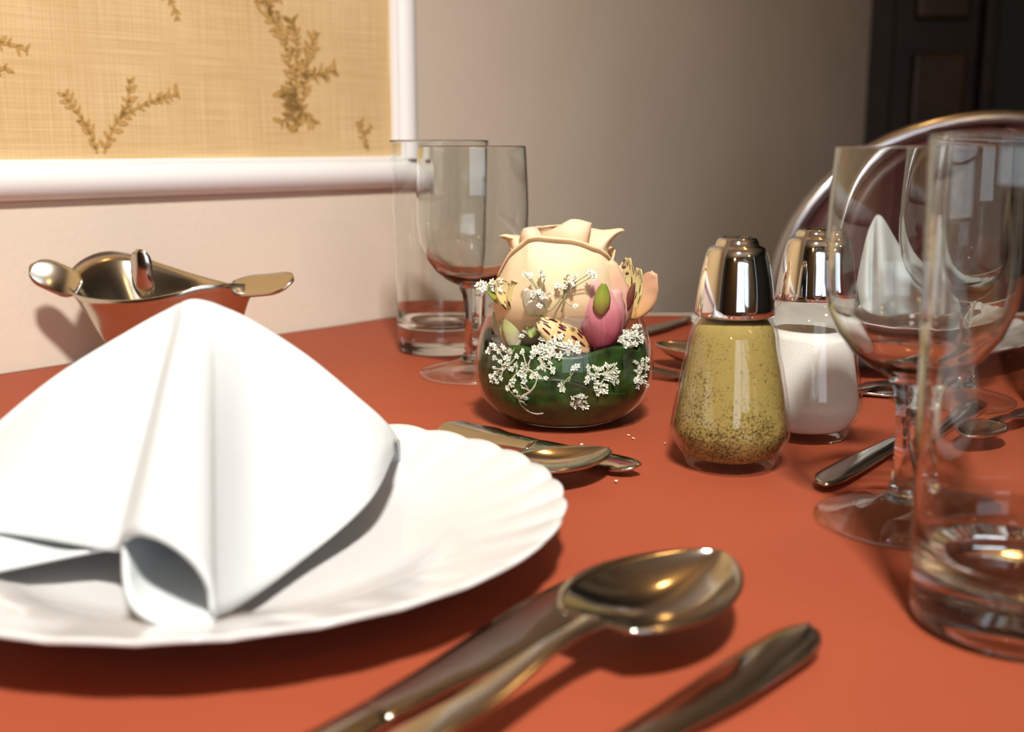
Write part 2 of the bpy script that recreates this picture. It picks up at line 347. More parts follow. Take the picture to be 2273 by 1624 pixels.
# white moulding: a profiled strip
def moulding(name, a, b, axis_up, width, n):
    prof = [(0, 0), (0, 0.004), (0.06, 0.0072), (0.16, 0.0102), (0.30, 0.0126), (0.46, 0.0136), (0.60, 0.0130), (0.72, 0.0112), (0.80, 0.0090), (0.84, 0.0078), (0.90, 0.0080), (0.96, 0.0074), (1.0, 0.0055), (1.0, 0)]
    rows = [[p + axis_up*(width*u) + n*v for u, v in prof] for p in (a, b)]
    me = grid(name, rows); o = link(name, me, M['trim'], None, True)
    return struct(o)
ZB0, ZB1 = 0.1145, 0.1415
ST0, ST1 = 0.3526, 0.3796
moulding('trim_1', wpt(-1.5, ZB0), wpt(ST1, ZB0), Vector((0, 0, 1)), ZB1-ZB0, wn)
moulding('trim_2', wpt(ST1, ZB1-0.002), wpt(ST1, 0.95), -wd, ST1-ST0, wn)
# fabric panel inside the moulding, with brown sprigs printed on it
pan = thing('fabric_wall_panel', 'golden linen wall panel printed with brown sprigs, framed by white moulding', 'wall panel', wpt(-0.6, ZB1-0.001))
po = pan.location.copy()
pv = [wpt(-1.5, ZB1-0.002, 0.0015), wpt(ST0+0.002, ZB1-0.002, 0.0015), wpt(ST0+0.002, 0.95, 0.0015), wpt(-1.5, 0.95, 0.0015)]
puv = [(-1.5, ZB1), (ST0, ZB1), (ST0, 0.95), (-1.5, 0.95)]
link('linen_panel', mesh('linen_panel', [p-po for p in pv] , [(0, 1, 2, 3)], puv), M['fabric'], pan, False)
def wall_hit(px, py):
    r = ray(px, py); t = (W0 + Vector((0, 0, CAMZ)) - CAMP).dot(wn) / r.dot(wn); p = CAMP + r*t
    return (Vector((p.x, p.y, 0)) - W0).dot(wd), p.z - T
def printed_sprig(strokes, leaf, every=9):
    vs, fs, uvs = [], [], []
    def poly(pts):
        o = len(vs)
        for s, z in pts: vs.append(wpt(s, z, 0.0019) - po); uvs.append((s, z))
        fs.append(tuple(range(o, o+len(pts))))
    for st in strokes:
        c = spline([Vector((*wall_hit(*p), 0)) for p in st], 6)
        for a, b in zip(c, c[1:]):
            d = (b-a).normalized(); q = Vector((-d.y, d.x, 0))*0.0012
            poly([(p.x, p.y) for p in (a-q, b-q, b+q, a+q)])
        acc = 0
        for a, b in zip(c, c[1:]):
            acc += (b-a).length
            if acc > every*0.00034:
                acc = 0; d = (b-a).normalized()
                for sd in (-1, 1):
                    an = math.atan2(d.y, d.x) + sd*random.uniform(0.4, 1.3); ln = leaf*random.uniform(0.6, 1.3); wdt = ln*random.uniform(0.16, 0.26)
                    e = Vector((math.cos(an), math.sin(an), 0)); q = Vector((-e.y, e.x, 0))
                    pp = [a, a+e*ln*0.35+q*wdt, a+e*ln*0.75+q*wdt*0.8, a+e*ln, a+e*ln*0.7-q*wdt*0.7, a+e*ln*0.3-q*wdt]
                    poly([(p.x, p.y) for p in pp])
    link('printed_sprig', mesh('printed_sprig', vs, fs, uvs), M['print'], pan, False)
printed_sprig([[(213, 340), (195, 290), (165, 245), (138, 208)], [(228, 340), (250, 280), (278, 235), (285, 175)], [(262, 262), (310, 235), (350, 220), (395, 208)]], 0.0075, 11)
printed_sprig([[(655, 292), (640, 225), (640, 150), (625, 80), (595, 30)], [(660, 280), (672, 200), (680, 130), (700, 70)], [(650, 240), (655, 170), (655, 90), (640, 40)], [(668, 170), (700, 165), (745, 156)], [(650, 235), (620, 280)], [(655, 240), (700, 275)], [(652, 225), (618, 200)]], 0.0085, 8)
printed_sprig([[(-20, 95), (20, 98), (60, 112)], [(-20, 160), (10, 150)]], 0.006, 12)
printed_sprig([[(560, 2), (590, 6), (620, -6)], [(590, 6), (600, 30)]], 0.008, 9)
printed_sprig([[(815, 335), (805, 300), (795, 268)], [(805, 300), (822, 280)]], 0.006, 12)
printed_sprig([[(360, -20), (385, 20), (392, 45)]], 0.005, 14)

# ================================================================ TABLE AND CLOTHS
def edge_off(p, o): return p
A = W0 + wd*(-0.86) + wn*0.0025; B = W0 + wd*0.366 + wn*0.0025; B2 = W0 + wd*0.389 + wn*0.002
base_poly = [(A.x, A.y), (B2.x, B2.y), (0.62, 1.045), (0.80, 0.96), (0.80, 0.12)]
tb = thing('restaurant_table', 'dining table by the wall under the terracotta cloth', 'table', (0.0, 0.55, 0))
tl = tb.location
def loc(poly, o): return [(x-o[0], y-o[1]) for x, y in poly]
def shrink(poly, k): cx = sum(p[0] for p in poly)/len(poly); cy = sum(p[1] for p in poly)/len(poly); return [(cx+(x-cx)*k, cy+(y-cy)*k) for x, y in poly]
link('table_top', mesh('table_top', *prism_data(loc(shrink(base_poly, 0.99), tl)[::-1], T-0.032, T-0.004)), M['tablewood'], tb, False)
link('pedestal', lathe('pedestal', [(0, 0), (0.26, 0), (0.26, 0.02), (0.06, 0.05), (0.045, 0.1), (0.045, T-0.06), (0.12, T-0.032), (0, T-0.032)], 40), M['tablewood'], tb)
def drape(name, poly, ztop, drop, mat, label, cat, hang, wave):
    """a cloth: dense top sheet plus hanging sides on the chosen edges"""
    vs, fs = [], []
    n = 90
    q = [Vector((*p, 0)) for p in poly]
    a, b, c, d = q[0], q[1], q[2], q[3]
    for i in range(n+1):
        for j in range(n+1):
            u, v = i/n, j/n
            p = (a*(1-v)+b*v)*(1-u) + (d*(1-v)+c*v)*u
            z = ztop + wave*(noise.noise(Vector((p.x*8, p.y*11, 3.1))) + 0.45*noise.noise(Vector((p.x*20, p.y*14, 7.7))))
            vs.append((p.x, p.y, z))
    for i in range(n):
        for j in range(n):
            k = i*(n+1)+j; fs.append((k, k+n+1, k+n+2, k+1))
    # hanging sides
    def side(idx, out):
        base = len(vs); m = len(idx); rows = 8
        for r in range(1, rows+1):
            t = r/rows
            for k, i in enumerate(idx):
                p = Vector(vs[i]); fold = 0.012*math.sin(k*0.55)*t
                o = out*(0.006*min(1, t*6) + fold)
                vs.append((p.x+o.x, p.y+o.y, p.z - drop*t))
        for r in range(rows):
            for k in range(m-1):
                p0 = idx[k] if r == 0 else base+(r-1)*m+k; p1 = idx[k+1] if r == 0 else base+(r-1)*m+k+1
                fs.append((p0, p1, base+r*m+k+1, base+r*m+k))
    if 'near' in hang: side([i*(n+1) for i in range(n+1)], Vector((0, -1, 0)))
    if 'right' in hang: side([n*(n+1)+j for j in range(n+1)], Vector((1, 0, 0)))
    if 'far' in hang: side([i*(n+1)+n for i in range(n, -1, -1)], Vector((0, 1, 0)))
    o = link(name, mesh(name, vs, fs), mat); solidify(o, 0.0008, 0); return tag(o, label, cat)
drape('undercloth', [(A.x, A.y), (B2.x, B2.y), (0.80, 1.045), (0.80, 0.10)], T-0.002, 0.25, M['creamcloth'], 'pale cream undercloth showing beyond the far edge of the red cloth', 'tablecloth', ('far', 'right', 'near'), 0.0)
drape('red_tablecloth', [(A.x, A.y), (B.x, B.y), (0.795, 1.012), (0.795, 0.105)], T, 0.2, M['redcloth'], 'terracotta red tablecloth covering the dining table', 'tablecloth', ('near', 'right'), 0.0011)
Z0 = 0.001

# ================================================================ PLATES
def plate_mesh():
    NS, PER = 32, 14; segs = NS*PER
    prof = [(0.0, 0.0050), (0.03, 0.0050), (0.066, 0.0054), (0.074, 0.0062), (0.080, 0.0088), (0.085, 0.0112), (0.092, 0.0132), (0.100, 0.0152), (0.108, 0.0172), (0.115, 0.0191), (0.120, 0.0207), (0.1228, 0.0214),
            (0.1236, 0.0209), (0.1230, 0.0200), (0.118, 0.0180), (0.110, 0.0155), (0.100, 0.0125), (0.090, 0.0095), (0.083, 0.0065), (0.078, 0.0028), (0.072, 0.0022), (0.069, 0.0), (0.065, 0.0), (0.063, 0.0018), (0.0, 0.0018)]
    vs, fs = [], []
    for i, (r, z) in enumerate(prof):
        fl = max(0.0, min(1.0, (r-0.086)/0.034))
        for k in range(segs):
            a = 2*math.pi*k/segs
            ph = NS*(a - 0.9*(r-0.086)*4*(1 if r > 0.086 else 0))
            sc = abs(math.cos(ph/2))**0.8                       # pointed valleys between rounded lobes
            rr = r*(1 + 0.0105*fl*fl*(sc-0.65)); zz = z + 0.0011*fl**1.2*(sc-0.65)
            rr = max(rr, 1e-5)
            vs.append((rr*math.cos(a), rr*math.sin(a), zz))
    n = len(prof)
    for i in range(n-1):
        for k in range(segs):
            k2 = (k+1) % segs; fs.append((i*segs+k, i*segs+k2, (i+1)*segs+k2, (i+1)*segs+k))
    return mesh('dinner_plate', vs, fs)
pm = plate_mesh()
PC = Vector((-0.1035, 0.400, T+Z0))
p1 = link('dinner_plate', pm, M['china']); p1.location = PC
tag(p1, 'white fluted-rim dinner plate in the foreground under the large folded napkin', 'plate', 'dinner plates')
p2 = link('dinner_plate', pm, M['china']); p2.location = (0.258, 0.826, T+Z0)
tag(p2, 'white dinner plate across the table behind the salt shaker and wine glass', 'plate', 'dinner plates')

# ================================================================ NAPKINS
def sheet(name, ctrl, nu, nv):
    """dense surface through a control net (list of rows)"""
    rows = [spline(r, nu) for r in ctrl]
    cols = list(zip(*rows)); cols = [spline(c, nv) for c in cols]
    return [list(r) for r in zip(*cols)]
nap = thing('folded_napkin', 'large white cloth napkin folded into a peak on the near plate', 'napkin', (PC.x, PC.y, PC.z+0.006), group='folded napkins')
no = nap.location.copy()
crest = [(-70, 1000, .42), (120, 845, .43), (300, 735, .437), (385, 689, .440), (405, 680, .440), (415, 676, .440), (425, 673, .440), (435, 672, .440), (447, 673, .440), (462, 676, .440), (485, 683, .440), (560, 716, .442), (680, 792, .445), (790, 882, .448), (852, 938, .450), (874, 985, .450)]
bott = [(-70, 1172, .37), (60, 1190, .361), (190, 1212, .351), (262, 1222, .345), (273, 1204, .326), (300, 1186, .314), (345, 1194, .309), (400, 1224, .305), (440, 1262, .304), (466, 1308, .304), (481, 1366, .306), (565, 1322, .331), (680, 1236, .362), (775, 1158, .386), (832, 1092, .408), (872, 1004, .445)]
bul = [0, .004, .002, -.006, .000, .007, .010, .010, .009, .007, .003, -.004, .000, .004, .004, .001]
rows = []
CR = [Pd(*c) for c in crest]; BO = [Pd(*c) for c in bott]
backrow, backmid = [], []
for c, b in zip(CR, BO):
    k = Vector((c.x, min(c.y + 0.028, 0.49), max(T+0.012, T + 0.25*(c.z-T)))); backrow.append(k); backmid.append((c*0.5+k*0.5) + Vector((0, 0.006, 0.004)))
def row(v):
    out = []
    for c, b, q in zip(CR, BO, bul):
        p = c*(1-v) + b*v; dirc = (CAMP - p); dirc.z = 0; dirc.normalize()
        p = p + dirc*(q*math.sin(math.pi*min(1, v*1.05))) + Vector((0, 0, 0.004*math.sin(math.pi*v)*(1 if q > 0 else 0)))
        out.append(p)
    return out
near = []
for c in CR: near.append(c + Vector((0, -0.004, -0.0015)))
ctrl = [backrow, backmid, CR] + [row(v) for v in (0.12, 0.32, 0.55, 0.78, 1.0)]
g = sheet('napkin_sheet', ctrl, 6, 7)
o = link('napkin_sheet', grid('napkin_sheet', [[p-no for p in r] for r in g]), M['linen'], nap); solidify(o, 0.0016, 0)
# the lower lip of the rolled front tube, running back inside
lip_front = [Pd(481, 1366, .306), Pd(462, 1382, .304), Pd(420, 1393, .302), Pd(370, 1388, .302), Pd(315, 1366, .304), Pd(285, 1325, .308), Pd(275, 1265, .315), Pd(273, 1206, .326)]
lip_back = []
for p in lip_front:
    q = p + Vector((-0.01, 0.085, 0.008)); lip_back.append(q)
lip_back = [p*0.6 + Vector((-0.118, 0.39, T+0.018))*0.4 for p in lip_back]
lip_mid = [(a*0.5+b*0.5) for a, b in zip(lip_front, lip_back)]
g = sheet('tube_lining', [lip_front, lip_mid, lip_back], 6, 8)
o = link('tube_lining', grid('tube_lining', [[p-no for p in r] for r in g]), M['linen'], nap); solidify(o, 0.0014, 0)
# inner fold seen in the tube
g = sheet('inner_fold', [[Pd(300, 1290, .33), Pd(350, 1290, .335), Pd(420, 1330, .33), Pd(462, 1372, .318)], [Pd(300, 1240, .36), Pd(360, 1240, .365), Pd(430, 1280, .36), Pd(470, 1330, .35)]], 6, 6)
o = link('inner_fold', grid('inner_fold', [[p-no for p in r] for r in g]), M['linen'], nap); solidify(o, 0.0012, 0)
# lower layer showing under the left panel
lf = [Pd(-90, 1285, .342), Pd(0, 1266, .346), Pd(90, 1247, .349), Pd(170, 1230, .351), Pd(245, 1216, .352)]
g = sheet('lower_layer', [lf, [Pd(-90, 1226, .358), Pd(0, 1220, .359), Pd(90, 1216, .360), Pd(170, 1213, .361), Pd(245, 1208, .362)], [Pd(-90, 1160, .376), Pd(0, 1165, .374), Pd(90, 1175, .372), Pd(170, 1188, .371), Pd(245, 1195, .372)]], 6, 5)
o = link('lower_layer', grid('lower_layer', [[p-no for p in r] for r in g]), M['linen'], nap); solidify(o, 0.0014, 0)

nap2 = thing('folded_napkin', 'upright white napkin on the far plate, seen through the right wine glass', 'napkin', (0.275, 0.82, T+0.007), group='folded napkins')
no2 = nap2.location.copy()
cr2 = [(1876, 640, .80), (1886, 590, .80), (1903, 525, .80), (1922, 488, .80), (1934, 481, .80), (1948, 492, .80), (1975, 530, .805), (2010, 580, .81), (2050, 630, .82), (2110, 668, .83), (2180, 690, .84)]
bo2 = [(1884, 700, .785), (1893, 718, .775), (1905, 730, .77), (1918, 736, .765), (1940, 740, .755), (1970, 740, .755), (1990, 734, .765), (2020, 728, .775), (2060, 722, .79), (2115, 716, .81), (2182, 712, .83)]
bl2 = [0, .003, .005, -.004, .010, .010, -.002, .004, .004, .002, 0]
CR = [Pd(*c) for c in cr2]; BO = [Pd(*c) for c in bo2]; bul = bl2
BK = [Vector((c.x+0.004, c.y+0.03, max(T+0.02, T+0.3*(c.z-T)))) for c in CR]
ctrl = [BK, [a*0.5+b*0.5+Vector((0, 0.004, 0.003)) for a, b in zip(BK, CR)], CR] + [row(v) for v in (0.15, 0.4, 0.7, 1.0)]
g = sheet('napkin_sheet', ctrl, 6, 6)
o = link('napkin_sheet', grid('napkin_sheet', [[p-no2 for p in r] for r in g]), M['linen'], nap2); solidify(o, 0.0016, 0)

# ================================================================ CUTLERY (local x: 0 at the handle end, L at the tip)
def strip(name, xs, hw, zc, dish, th, mat, parent, ny=8):
    """a strip of metal: half width hw(x), centre height zc(x), edge rise dish(x)"""
    rows = []
    for x in xs:
        w = hw(x); rows.append([(x, w*(-1+2*j/ny), zc(x) + dish(x)*(-1+2*j/ny)**2) for j in range(ny+1)])
    o = link(name, grid(name, rows), mat, parent); solidify(o, th, -1 if False else 0); bevel(o, th*0.35, 2); return o
def rng(a, b, n): return [a+(b-a)*i/n for i in range(n+1)]
def place(t, A, B, lift=0.0, tilt=0.0, roll=0.0):
    d = B - A; t.location = (A.x, A.y, T+Z0+lift)
    t.rotation_euler = (roll, -tilt, math.atan2(d.y, d.x)); t.rotation_mode = 'XYZ'
def ell(x, x0, x1, w, p=2.0):
    u = max(-1, min(1, (2*x-x0-x1)/(x1-x0))); return max(0.0004, w*(1-abs(u)**p)**(1/p))
def make_spoon(name, label, A, B, L=None, bw=0.021, bl=0.068, lift=0.0, tilt=0.0, roll=0.0, group=None, arch=0.012, depth=0.009, mat='steel'):
    A = Vector((A.x, A.y, B.z)); L = L or (B-A).length; A = B - (B-A).normalized()*L
    t = thing(name, label, 'spoon', group=group); place(t, A, B, lift, tilt, roll); xb = L-bl
    hwid = lambda x: sinterp([(0, 0.006), (0.006, 0.0088), (0.02, 0.0092), (xb*0.55, 0.0055), (xb-0.012, 0.0033), (xb, 0.0042), (xb+0.004, 0.007)], x)
    zc = lambda x: sinterp([(0, 0.0025), (xb*0.55, 0.004+arch*0.5), (xb-0.01, 0.003+arch), (L, 0.003+arch)], x)
    strip('handle', rng(0, xb+0.002, 40), hwid, zc, lambda x: -0.0007, 0.0018, M[mat], t)
    def bwid(x): 
        u = (x-xb)/bl; return max(0.0035 if u < 0.5 else 0.0003, bw*math.sin(math.pi*min(1, (u*0.93+0.07)**0.85))**0.62)
    rows = []; n = 44; ny = 18
    for i in range(n+1):
        x = xb + bl*i/n; w = bwid(x); u = i/n
        dp = depth*math.sin(math.pi*min(1, max(0, u)))**0.75
        base = zc(x)
        rows.append([(x, w*(-1+2*j/ny), base - dp*(1-abs(-1+2*j/ny)**2.2)) for j in range(ny+1)])
    o = link('bowl', grid('bowl', rows), M[mat], t); solidify(o, 0.0014, 0); return t
def make_knife(name, label, A, B, L=None, bl=0.10, bw=0.0095, lift=0.0, tilt=0.0, roll=0.0, group=None, mat='steel'):
    A = Vector((A.x, A.y, B.z)); L = L or (B-A).length; A = B - (B-A).normalized()*L
    t = thing(name, label, 'knife', group=group); place(t, A, B, lift, tilt, roll); xb = L-bl
    hwid = lambda x: sinterp([(0, 0.005), (0.006, 0.0085), (0.03, 0.0088), (xb*0.7, 0.0062), (xb, 0.0052)], x)
    strip('handle', rng(0, xb+0.001, 30), hwid, lambda x: 0.003, lambda x: -0.0016, 0.0042, M[mat], t)
    rows = []; n = 40; ny = 6
    for i in range(n+1):
        x = xb + bl*i/n; u = i/n
        rt = math.sqrt(max(0.0, 1-max(0, (u-0.86)/0.14)**2)); lo = -sinterp([(0, 0.0050), (0.10, 0.0062), (0.55, bw), (0.80, bw*1.02), (1, bw*0.75)], u)*rt + 0.001*(1-rt); hi = sinterp([(0, 0.0050), (0.1, 0.0054), (0.7, bw*0.72), (1, bw*0.62)], u)*rt + 0.001*(1-rt)
        if hi-lo < 0.0006: hi = lo+0.0006
        rows.append([(x, lo+(hi-lo)*j/ny, 0.003 + 0.0006*math.sin(math.pi*j/ny)) for j in range(ny+1)])
    o = link('blade', grid('blade', rows), M[mat], t); solidify(o, 0.0012, 0); return t
def make_fork(name, label, A, B, L=None, hl=0.06, hw=0.011, lift=0.0, tilt=0.0, roll=0.0, group=None, arch=0.008, mat='steel'):
    A = Vector((A.x, A.y, B.z)); L = L or (B-A).length; A = B - (B-A).normalized()*L
    t = thing(name, label, 'fork', group=group); place(t, A, B, lift, tilt, roll); xb = L-hl
    hwid = lambda x: sinterp([(0, 0.005), (0.006, 0.0082), (0.02, 0.0086), (xb*0.6, 0.0048), (xb-0.008, 0.0032), (xb, 0.0045), (xb+0.012, hw*0.9), (xb+0.024, hw)], x)
    zc = lambda x: sinterp([(0, 0.0025), (xb*0.6, 0.004+arch*0.6), (xb, 0.003+arch), (L-0.02, 0.003), (L, 0.003+arch*0.6)], x)
    strip('handle', rng(0, xb+0.001, 40), hwid, zc, lambda x: -0.0006, 0.0018, M[mat], t)
    strip('head', rng(xb, xb+0.026, 12), hwid, zc, lambda x: 0.0012, 0.0015, M[mat], t)
    for k in range(4):
        yc = hw*(-0.78+0.52*k)
        rows = [[(x, yc + ww*s, zc(x)+0.0012*(yc/hw)**2) for s in (-1, 0, 1)] for x in rng(xb+0.024, L, 16) for ww in [hw*0.17*(1-0.55*(x-xb-0.024)/(L-xb-0.024))]]
        o = link('tine', grid('tine', rows), M[mat], t); solidify(o, 0.0015, 0)
    return t
# near setting
make_knife('table_knife', 'table knife lying left of the big spoon, its blade tip under the spoon bowl', Pz(760, 1624, 0.004), Pz(1335, 1285, 0.004), L=0.225, bl=0.115, bw=0.0125, roll=0.12, group='table knives')
make_spoon('soup_spoon', 'large soup spoon in the foreground between the two knives', Pz(985, 1624, 0.010), Pz(1600, 1247, 0.014), L=0.200, bw=0.0245, bl=0.073, group='spoons', arch=0.011, depth=0.0105, lift=0.003)
make_knife('table_knife', 'dark round-tipped knife lying nearest the bottom right of the table', Pz(1440, 1624, 0.004), Pz(1802, 1391, 0.004), L=0.20, bl=0.105, bw=0.0098, group='table knives')
make_knife('dessert_knife', 'slim dessert knife lying between the near plate and the flower bowl', Pz(985, 956, 0.003), Pz(1421, 1046, 0.003), bl=0.062, bw=0.0078, roll=0.25, lift=0.0015, group='table knives')
make_spoon('dessert_spoon', 'dessert spoon whose tip pokes out from behind the near plate rim', Pz(1080, 1088, 0.003), Pz(1352, 1022, 0.006), L=0.125, bw=0.0185, bl=0.055, group='spoons', arch=0.008, depth=0.006)
# right of the shakers
make_knife('table_knife', 'dark knife with its end pointing at the pepper shaker, behind the right wine glass stem', Pz(2150, 893, 0.003), Pz(1822, 1081, 0.003), bl=0.10, bw=0.0085, group='table knives')
make_spoon('teaspoon', 'teaspoon at the right edge seen through the tumbler', Pz(2330, 905, 0.003), Pz(2118, 1006, 0.004), bw=0.014, bl=0.042, group='spoons', arch=0.008, depth=0.005)
# far setting
make_knife('table_knife', 'knife farthest away, between the flower bowl and the pepper cap', Pz(1600, 690, 0.003), Pz(1425, 742, 0.003), L=0.17, bl=0.08, bw=0.010, group='table knives')
make_spoon('soup_spoon', 'spoon lying behind the pepper shaker with its bowl towards the flowers', Vector((0.190, 0.715, 0)), Pz(1457, 772, 0.012), bw=0.022, bl=0.064, group='spoons', arch=0.012, depth=0.0115)
make_fork('dessert_fork', 'long thin fork lying crosswise behind both shakers', Pz(1990, 874, 0.003), Pz(1436, 832, 0.003), hl=0.045, hw=0.009, arch=0.004, group='forks')
make_spoon('teaspoon', 'teaspoon behind the salt shaker, thin handle end pointing up right', Pz(1967, 846, 0.006), Pz(1800, 905, 0.004), L=0.105, bw=0.012, bl=0.035, group='spoons', arch=0.003, depth=0.004)

# ================================================================ GLASSES
def wine_glass(label, x, y):
    t = thing('wine_glass', label, 'wine glass', (x, y, T+Z0), group='stemmed wine glasses')
    outer = [(0.0045, 0.0585), (0.0105, 0.0600), (0.0175, 0.0637), (0.0245, 0.0695), (0.0305, 0.0775), (0.0343, 0.0865), (0.0362, 0.0965), (0.0366, 0.108), (0.0362, 0.122), (0.0355, 0.137), (0.0350, 0.1455), (0.0348, 0.1484), (0.03465, 0.1490)]
    th = 0.0011
    inner = [(r-th if z > 0.07 else max(0, r-th*1.6), z + (0.0035 if z < 0.062 else 0.0016*max(0, (0.09-z)/0.03))) for r, z in outer]
    prof = [(0, 0.0585)] + outer + [(0.0342, 0.1494)] + inner[::-1] + [(0, inner[0][1])]
    link('bowl', lathe('bowl', prof, 72), M['glass'], t)
    stem = [(0, 0.0095), (0.0088, 0.0095), (0.0071, 0.0125), (0.0061, 0.017), (0.0056, 0.024), (0.0056, 0.036), (0.0060, 0.047), (0.0072, 0.054), (0.0092, 0.0578), (0.0088, 0.0592), (0, 0.0594)]
    link('stem', lathe('stem', stem, 40), M['solidglass'], t)
    foot = [(0, 0.0006), (0.030, 0.0002), (0.0345, 0.0), (0.0358, 0.0010), (0.0356, 0.0021), (0.0335, 0.0031), (0.027, 0.0046), (0.019, 0.0067), (0.0125, 0.0088), (0.0092, 0.0108), (0, 0.0108)]
    link('foot', lathe('foot', foot, 72), M['footglass'], t); return t
def gpos(px, py): p = Pz(px, py, 0); return p.x, p.y
wine_glass('stemmed wine glass behind the flower bowl, in front of the left tumbler', *gpos(1051, 833))
wine_glass('stemmed wine glass in the right foreground beside the salt shaker', *gpos(2006, 1162))
wine_glass('stemmed wine glass seen through the right foreground glasses, before the far plate', *gpos(2108, 893))
def tumbler(label, x, y):
    t = thing('tumbler', label, 'glass', (x, y, T+Z0), group='tall water tumblers')
    H = 0.1535; th = 0.0013; zb = 0.0195
    ro = lambda z: 0.0322 + (0.0358-0.0322)*(z/H)
    wall = [(ro(zb), zb), (ro(zb+.0005), zb+.0005)] + [(ro(z), z) for z in (zb+.01, H*.4, H*.6, H*.8, H*.93, H-.002, H-.0009)] + [(ro(H)-0.0002, H-0.0003), (ro(H)-0.0007, H), (ro(H)-th+.0002, H-0.0004), (ro(H)-th, H-0.0010)] + [(ro(z)-th, z) for z in (H-.002, H*.93, H*.8, H*.6, H*.4, zb+.014)] + [(ro(zb)-th-0.0008, zb+0.006), (ro(zb)-th-0.003, zb+0.0015), (ro(zb)-0.008, zb+0.0001), (ro(zb)-0.009, zb-0.0002), (ro(zb)-0.0001, zb-0.0002)]
    link('glass_wall', lathe('glass_wall', wall, 80), M['glass'], t)
    base = [(0, 0.0022), (0.022, 0.0014), (0.0275, 0.0), (0.0305, 0.0004), (0.0318, 0.0020), (0.0322, 0.005), (ro(zb)-0.0003, zb-0.0020), (ro(zb)-0.0003, zb-0.0008), (ro(zb)-0.0007, zb-0.0003), (ro(zb)-0.002, zb-0.0003), (0, zb-0.0003)]
    link('thick_base', lathe('thick_base', base, 80), M['solidglass'], t); return t
tumbler('tall clear tumbler by the wall behind the left wine glass', *gpos(980, 778))
tumbler('tall clear tumbler cut by the right edge in the foreground', *gpos(2250, 1385))
tumbler('tall tumbler almost out of view at the far right edge', *gpos(2408, 905))

# ================================================================ SHAKERS
SH = [(0.0200, 0.0), (0.0212, 0.0006), (0.0216, 0.0022), (0.0236, 0.0062), (0.0266, 0.0115), (0.0283, 0.0162), (0.0284, 0.0190), (0.0277, 0.0240), (0.0256, 0.0370), (0.0232, 0.0500), (0.0210, 0.0610), (0.0196, 0.0665), (0.0172, 0.0700), (0.0164, 0.0725), (0.0164, 0.0790)]
def prof_r(p, z):
    for (r0, z0), (r1, z1) in zip(p, p[1:]):
        if z <= z1: return r0 + (r1-r0)*((z-z0)/(z1-z0) if z1 > z0 else 0)
    return p[-1][0]
def shaker(label, x, y, content, top, rot, cat, slope, inset):
    t = thing(cat.replace(' ', '_'), label, cat, (x, y, T+Z0), rot, group='glass cruet shakers')
    inner = [(max(0.002, r-0.0017), z) for r, z in SH if z >= 0.0062]
    prof = [(0, 0.0012), (0.016, 0.0008)] + SH + [(0.0150, 0.0790)] + inner[::-1][1:] + [(0.0195, 0.0048), (0, 0.0044)]
    link('glass_jar', lathe('glass_jar', prof, 72), M['shakerglass'], t)
    # contents
    segs = 64; zs = [0.0048, 0.0052] + rng(0.0068, top, 26); vs, fs = [], []
    for i, z in enumerate(zs):
        for k in range(segs):
            a = 2*math.pi*k/segs
            zz = z + (slope*math.sin(a+0.6) + 0.0006*noise.noise(Vector((math.cos(a)*2, math.sin(a)*2, 1)))) * max(0, (z-0.03)/(top-0.03))
            r = max(0.0, prof_r(SH, zz)-0.0017-inset - (0.0025 if i == 0 else 0.0012 if i == 1 else 0))
            vs.append((r*math.cos(a), r*math.sin(a), zz))
    for i in range(len(zs)-1):
        for k in range(segs):
            k2 = (k+1) % segs; fs.append((i*segs+k, i*segs+k2, (i+1)*segs+k2, (i+1)*segs+k))
    fs.append(tuple(range(segs-1, -1, -1))); fs.append(tuple((len(zs)-1)*segs+k for k in range(segs)))
    link('salt' if content == 'salt' else 'ground_pepper', mesh('contents', vs, fs), M[content], t)
    cap = [(0.0168, 0.0722), (0.0184, 0.0720), (0.0186, 0.0728), (0.0183, 0.0760), (0.0176, 0.0825), (0.0167, 0.0885), (0.0156, 0.0945), (0.0145, 0.0992), (0.0136, 0.1018), (0.0126, 0.1033), (0.0110, 0.1040), (0.0101, 0.1044), (0.0096, 0.1062), (0.0088, 0.1074), (0.0072, 0.1080), (0.0055, 0.1078), (0.0045, 0.1074), (0, 0.1074)]
    c = link('cap', lathe('cap', cap, 72), M['chrome'], t)
    for k in range(7):
        a = 2*math.pi*k/6; r = 0 if k == 6 else 0.0066
        link('hole', lathe('hole', [(0, 0.1083 if r else 0.1078), (0.0009, 0.1083 if r else 0.1078), (0.0009, 0.1070), (0, 0.1070)], 10), M['black'], c).location = (r*math.cos(a), r*math.sin(a), 0)
    return t
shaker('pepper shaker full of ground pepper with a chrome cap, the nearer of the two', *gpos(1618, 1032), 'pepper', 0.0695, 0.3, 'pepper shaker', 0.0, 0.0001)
shaker('salt shaker of white salt with a chrome cap behind the pepper shaker', *gpos(1786, 968), 'salt', 0.0545, 1.2, 'salt shaker', 0.0012, 0.0003)

